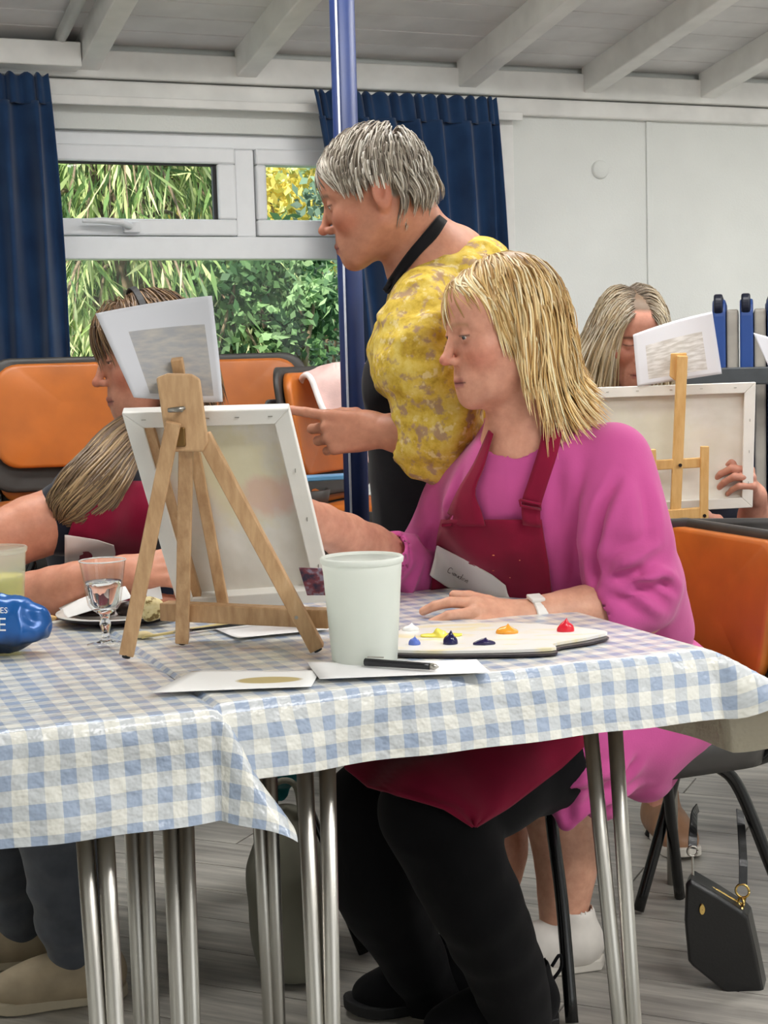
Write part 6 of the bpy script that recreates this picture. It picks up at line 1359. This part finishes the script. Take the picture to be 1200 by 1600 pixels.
off1 = q[:, :1] * wd[None] + .009 * np.sin(9 * tt + ph) * tt; off2 = q[:, 1:] * wd[None] * .6 + .004 * np.cos(8 * tt + ph) * tt
St = axis[None] + off1[..., None] * sd2[None] + off2[..., None] * dp[None]; St = St + (rng.uniform(-.05, .0, (nb_, 1)) * np.clip(tt - .8, 0, 1) * 5 * 0)[..., None]
cut = rng.uniform(.84, 1.0, nb_); St = np.stack([np.stack([np.interp(tt[0] * c_, tt[0], s_[:, k]) for k in range(3)], 1) for c_, s_ in zip(cut, St)])
p2 = strands_mesh(St, rng.uniform(.0014, .0030, nb_), at(190, 760, 2.95), streaks(((122, 98, 68), (104, 82, 58), (140, 116, 82), (92, 72, 52), (152, 126, 90)), (58, 46, 38), .42), rng)
J = join_parts([p1, p2]); hr = mesh_obj('hair', J[0], J[1], M_hair, bp, smooth=True, col=J[2]); hr['label'] = 'long brown hair with a fringe, hanging over the shoulder'
ap_ = H3.w(CRC + CRR * np.array([0, .25, 1.02]) + (0, 0, .012)); hb = []
for k in range(24): a_ = math.pi * k / 23; hb.append(H3.w(CRC + np.array([math.cos(a_) * .087, .012, math.sin(a_) * .098])))
ribbon(hb, .012, .003, M_bsole, 'hair_band', bp, [h_ - H3.w(CRC) for h_ in hb])

# ================================================================== DARK BLOND WOMAN BEHIND THE FAR CANVAS
SK4 = (204, 148, 128)
cp = empty('person', at(1010, 1230, 3.80) * (1, 1, 0), 'woman with long dark rooted blond hair behind the far wide canvas', 'person')
H4 = Frame((.16, -.94, -.34), (.07, -.30, 1), .98); H4.pin((EYE[0], .089, .014), at(984, 540, 3.60))
NB4 = at(1000, 660, 3.76); s4R, s4L = at(910, 740, 3.76), at(1110, 735, 3.76)
hl4 = lambda v_: v_[:, 2] - (.092 - 1.1 * np.clip(.075 - v_[:, 1], 0, .10))
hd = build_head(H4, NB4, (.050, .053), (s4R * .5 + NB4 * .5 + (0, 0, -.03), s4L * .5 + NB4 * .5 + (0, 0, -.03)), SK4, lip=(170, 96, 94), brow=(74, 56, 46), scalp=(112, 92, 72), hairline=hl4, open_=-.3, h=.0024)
e4, w4 = at(1175, 870, 3.62), at(1178, 775, 3.50)
S = SDF(at(1120, 900, 3.4) - .09, at(1220, 690, 3.7) + .09, .0024); S.chain([e4, w4], [.043, .030], k=.01, n=4)
add_hand(S, w4, norm(at(1170, 735, 3.43) - w4), (.85, -.25, .3), +1, [(55, 50, 20), (60, 52, 22), (62, 54, 22), (62, 56, 22)], spread=(4, 1, -2, -5), thumb=((.3, .8, -.7), (.0, .9, -.5), (-.1, .9, -.3)), s=.95)
V, Q = S.mesh(1); arm = (V, Q, skin_cols(V, SK4, 15))
eX, wX = at(1190, 830, 3.62), at(1105, 806, 3.50); S = SDF(at(900, 960, 3.4) - .12, at(1230, 690, 3.85) + .1, .0045); S.chain([s4R, at(960, 890, 3.64), at(1095, 815, 3.53)], [.05, .043, .032], k=.02, n=9); add_hand(S, at(1095, 815, 3.53), norm(eX - wX), (0, -.7, .7), -1, [(30, 40, 25)] * 4, s=.95); V, Q = S.mesh(1); arm_b = (V, Q, skin_cols(V, SK4, 16))
S = SDF((.2, 3.3, 0), (1.1, 4.2, 1.15), .012); pel4 = np.array([.66, 3.88, .5]); S.chain([NB4 - (0, 0, .05), (NB4 + pel4) / 2, pel4], [.05, .09, .12], k=.04, n=6); S.cap(s4L, e4, .05, .042, k=.03)
fA = at(1042, 1300, 3.50); S.chain([pel4, np.array([.62, 3.55, .48]), np.array([.63, 3.52, .10])], [.08, .06, .035], k=.03, n=6); S.chain([np.array([.63, 3.52, .08]), np.array([.64, 3.46, .04]), np.array([.645, 3.38, .03])], [.03, .032, .022], k=.02, n=4)
V, Q = S.mesh(1); trunk = (V, Q, skin_cols(V, SK4, 17)); J = join_parts([hd, arm, arm_b, trunk]); body = mesh_obj('body', J[0], J[1], M_skin, cp, smooth=True, col=J[2]); eyes(H4, (0, 1, -.6), body)
S = SDF((.2, 3.4, .35), (1.15, 4.2, 1.08), .008); S.ell((NB4 + pel4) / 2 + (0, 0, .04), (.17, .12, .22), k=0); S.ell(pel4, (.17, .17, .14), k=.05); S.cap(NB4 - (0, 0, .06), s4R, .05, .06, k=.03).cap(NB4 - (0, 0, .06), s4L, .05, .06, k=.03); S.cap(s4L, s4L * .4 + e4 * .6, .062, .055, k=.03)
S.cap(NB4, H4.w((0, -.02, -.06)), .060, .066, k=.004, op='sub'); V, Q = S.mesh(2); mesh_obj('dark_top', V, Q, M_nav, cp, smooth=True); bv4 = bvh_of(V, Q)
d4, _ = drape(bv4, [(690, 930, 1075), (760, 920, 1090), (850, 915, 1095), (900, 915, 1095)], M_burg, 'apron', cp, nu=14, nv=14, off=.012, th=.003); d4['label'] = 'burgundy apron'
up, P = shoe('sandal', np.array([.635, 3.52, 0]), (.12, -1), simple('tan_leather', (150, 112, 84), .5), cp, M_sole); 
rng = np.random.default_rng(15); R0 = scalp_roots(2200, lambda p: (p[:, 2] > .080 - 1.1 * np.clip(.075 - p[:, 1], 0, .2)) & (p[:, 2] > -.03), rng); xx = .004 + rng.normal(size=700) * .006; yy = rng.uniform(-.06, .072, 700); R0 = np.concatenate([R0, np.stack([xx, yy, .040 + .0845 * np.sqrt(np.clip(1 - (xx / .0735) ** 2 - ((yy + .006) / .094) ** 2, 0, 1))], 1)]); n_ = len(R0); nrm = (R0 - CRC) / CRR ** 2; nrm /= np.linalg.norm(nrm, axis=1)[:, None]
sd_ = np.where(R0[:, 0] > .004, 1, -1.0); D0 = np.stack([sd_ * 1.0, -.15 + 0 * sd_, -.3 + 0 * sd_], 1) + .15 * nrm + rng.normal(size=(n_, 3)) * .08
St = grow(R0, D0, rng.uniform(.30, .40, n_), 18, [(CRC, CRR, rng.uniform(.003, .014, n_)), (np.array([0, .03, -.02]), np.array([.064, .064, .085]), rng.uniform(.004, .012, n_)), (np.array([0, .045, .055]), np.array([.0635, .0545, .0535]), rng.uniform(.002, .008, n_))], np.array([0, -.03, -.33]), .7, None, .025, rng, hug=.4)
p1 = strands_mesh(H4.w(St), rng.uniform(.0014, .0030, n_), H4.w(CRC), streaks(((226, 214, 186), (208, 190, 156), (240, 230, 208), (190, 168, 132)), (96, 80, 66), .24), rng); hr = mesh_obj('hair', *p1[:2], M_hair, cp, smooth=True, col=p1[2]); hr['label'] = 'long blond hair with dark roots'
# ================================================================== CLOTHES ON CHAIRS, BAGS
M_card = simple('pale_pink_knit', (232, 196, 190), .85, var=.06, bump=.3, bscale=260); M_trim = simple('white_trim', (238, 234, 232), .8)
def sheet(name, rows, m, label, cat, th=.004, fold=.008, seed=0, n=40):
    """cloth through rows of (px, py, Y) control points"""
    R_ = [bez(np.array([at(*q) for q in r]), n) for r in rows]; P = np.array([bez(np.array([R_[k][i] for k in range(len(R_))]), n) for i in range(n)])
    N = norm(np.cross(P[-1, 0] - P[0, 0], P[0, -1] - P[0, 0])); f = vnoise(P.reshape(-1, 3) * (1, 1, .35), 26, seed).reshape(n, n); P = P + N * (fold * f)[..., None]
    return tag(MB().grid(P).build(name, m, None, smooth=True, solid=th), label, cat)
cd = sheet('cardigan', [[(452, 640, 4.05), (520, 640, 4.08), (600, 640, 4.08)], [(466, 592, 3.95), (525, 574, 3.96), (596, 576, 3.96)], [(482, 590, 3.83), (535, 584, 3.80), (604, 590, 3.79)], [(503, 640, 3.79), (555, 650, 3.76), (612, 650, 3.75)], [(560, 700, 3.77), (585, 700, 3.75), (612, 695, 3.74)], [(584, 745, 3.74), (594, 745, 3.735), (606, 742, 3.73)], [(586, 790, 3.73), (595, 789, 3.725), (604, 786, 3.72)]], M_card, 'pale pink cardigan with white edging draped over the stacked chairs', 'cardigan', seed=3)
e = bez(np.array([at(468, 604, 3.90), at(474, 588, 3.84), at(486, 592, 3.81), at(505, 640, 3.775), at(530, 672, 3.765), at(562, 702, 3.76)]), 30); MB().tube(e, .0075, 8).build('edging', M_trim, cd, smooth=True)
sheet('scarf', [[(438, 640, 4.06), (452, 645, 4.06), (468, 640, 4.06)], [(440, 606, 4.05), (455, 596, 4.05), (470, 590, 4.05)], [(452, 600, 4.09), (462, 590, 4.09), (474, 586, 4.09)]], simple('red_print', (170, 44, 62), .8, var=.3, nscale=40), 'red patterned scarf tucked behind the pale pink cardigan', 'scarf', seed=5, n=20)
q = at(506, 746, 3.62); MB().box(q, (.065, .16, .011), fr((.95, .3))).build('folder', simple('blue_folder', (96, 150, 190), .4), None, bevel=.002); tag(bpy.data.objects['folder'], 'slim blue folder lying in the stacked chairs beside the post', 'folder')
# teal garment and grey bag at the long haired woman's chair
S = SDF((-.45, 2.65, .2), (.05, 3.1, .6), .006); S.chain([at(385, 1190, 2.88), at(418, 1200, 2.85), at(465, 1190, 2.90)], [.03, .038, .03], k=.02, n=6); S.cap(at(402, 1205, 2.84), at(414, 1244, 2.82), .028, .018, k=.02).cap(at(435, 1210, 2.90), at(438, 1238, 2.89), .02, .012, k=.02)
V, Q = S.mesh(2); V = wrinkle(V, Q, .008, 24, 71); tag(mesh_obj('teal_garment', V, Q, fabric('teal_wool', (20, 116, 120), var=.1), None, smooth=True), 'teal garment hanging over the chair seat behind the table legs', 'garment')
M_tote = fabric('grey_green_canvas', (128, 126, 112), var=.06, nscale=8); bagY = 2.78
bg_ = empty('tote_bag', (at(462, 1500, bagY)[0], bagY, 0), 'grey green fabric tote bag standing on the floor behind the table legs', 'bag')
S = SDF(at(380, 1540, bagY) - .14, at(540, 1230, bagY) + .14, .005); c = at(452, 1400, bagY); S.ell((c[0], bagY, .13), (.074, .08, .165), k=0); S.ell((c[0] + .01, bagY, .05), (.062, .075, .09), k=.05); S.cap((c[0] - .01, bagY, .2), (c[0] + .0, bagY, .30), .05, .018, k=.05)
V, Q = S.mesh(2); V[:, 2] = np.maximum(V[:, 2], .006); V = wrinkle(V, Q, .006, 12, 75, (1, 1, .4)); V[:, 2] = np.maximum(V[:, 2], .005); mesh_obj('body', V, Q, M_tote, bg_, smooth=True)
MB().box((c[0] + .012, bagY, .006), (.085, .10, .009)).build('base', M_black, bg_, bevel=.003)
MB().tube(bez([(c[0] - .03, bagY - .02, .27), (c[0] - .02, bagY - .02, .36), (c[0] + .02, bagY - .02, .36), (c[0] + .03, bagY - .02, .27)], 20), .006, 8).build('handle', M_tote, bg_, smooth=True)
# cloth over the charcoal chair at the right edge
sheet('cloth', [[(1190, 930, 2.94), (1215, 935, 2.94), (1265, 940, 2.94)], [(1187, 860, 2.94), (1215, 856, 2.94), (1265, 852, 2.94)], [(1187, 838, 2.97), (1215, 834, 2.97), (1265, 830, 2.97)], [(1187, 842, 3.06), (1215, 838, 3.06), (1265, 834, 3.06)]][::-1] + [[(1190, 1000, 2.93), (1215, 1002, 2.93), (1265, 1004, 2.93)]], simple('pale_checked_cloth', (222, 224, 228), .7, var=.05), 'pale cloth hanging over the charcoal backed chair at the right edge', 'cloth', seed=8, n=18, fold=.004)
# black handbag hanging from the chair
M_lea = simple('black_leather', (11, 11, 12), .32, var=.08, bump=.15, bscale=240); M_gold = simple('gold_metal', (214, 184, 112), .25, metal=1.0); YH = 2.66
hb_ = empty('handbag', at(1130, 1470, YH), 'black leather handbag with gold rings hanging from the chair', 'bag')
fp = [(1074, 1374), (1082, 1366), (1120, 1388), (1164, 1416), (1172, 1424), (1186, 1490), (1196, 1540), (1190, 1549), (1158, 1557), (1148, 1552), (1085, 1502), (1078, 1494), (1072, 1430)]
n = len(fp); V = []
mid = np.mean([at(x, y, YH) for x, y in fp], 0)
for dY, s in ((-.028, .93), (-.022, 1.0), (.022, 1.0), (.028, .93)): V += [mid + (at(x, y, YH) - mid) * s + np.array([dY * .35, dY, 0]) for x, y in fp]
MB().add(V, [tuple(range(n)), tuple(3 * n + k for k in range(n))] + [(r * n + k, r * n + (k + 1) % n, (r + 1) * n + (k + 1) % n, (r + 1) * n + k) for r in range(3) for k in range(n)]).build('body', M_lea, hb_, bevel=.002)
MB().tube([at(1079, 1372, YH), at(1120, 1391, YH - .004), at(1162, 1415, YH)], .0028, 8).build('zip', M_gold, hb_)
MB().lathe([(.0005, .002), (.006, .0018), (.007, 0)], (0, 0, 0), 14).build('emblem', M_gold, None); em = bpy.data.objects['emblem']; em.parent = hb_; q = at(1097, 1421, YH - .0295) - np.array(hb_.location); em.location = q; em.rotation_euler = (math.pi / 2, 0, 0); em.scale = (.8, 1.5, 1)
def ring(c, r, m, nm, ax=(0, 1, 0)):
    ax = norm(ax); a = norm(np.cross(ax, (0, 0, 1))); b = np.cross(ax, a); P = [np.asarray(c) + r * (math.cos(t) * a + math.sin(t) * b) for t in np.linspace(0, 2 * math.pi, 21)]; MB().tube(P, .0022, 8).build(nm, m, hb_, smooth=True)
ring(at(1082, 1330, YH + .01), .009, M_steel, 'ring'); MB().tube([at(1082, 1338, YH + .01), at(1083, 1368, YH)], .0022, 8).build('clasp', M_steel, hb_)
ring(at(1160, 1392, YH), .012, M_gold, 'ring', (.5, 1, 0)); ring(at(1158, 1410, YH - .01), .008, M_gold, 'ring', (1, .4, 0)); MB().tube([at(1164, 1402, YH), at(1158, 1425, YH - .02), at(1166, 1430, YH - .02)], .003, 8).build('clasp', M_gold, hb_, smooth=True)
st_ = lambda pts, w: ribbon(bez(np.array([at(*p) for p in pts]), 14), w, .003, M_lea, 'strap', hb_, np.array([0, -1, .05]))
st_([(1082, 1326, YH + .01), (1083, 1300, YH + .03), (1085, 1272, YH + .09), (1090, 1262, YH + .12)], .016); st_([(1161, 1382, YH), (1161, 1340, YH + .02), (1158, 1290, YH + .08), (1156, 1266, YH + .12)], .015)
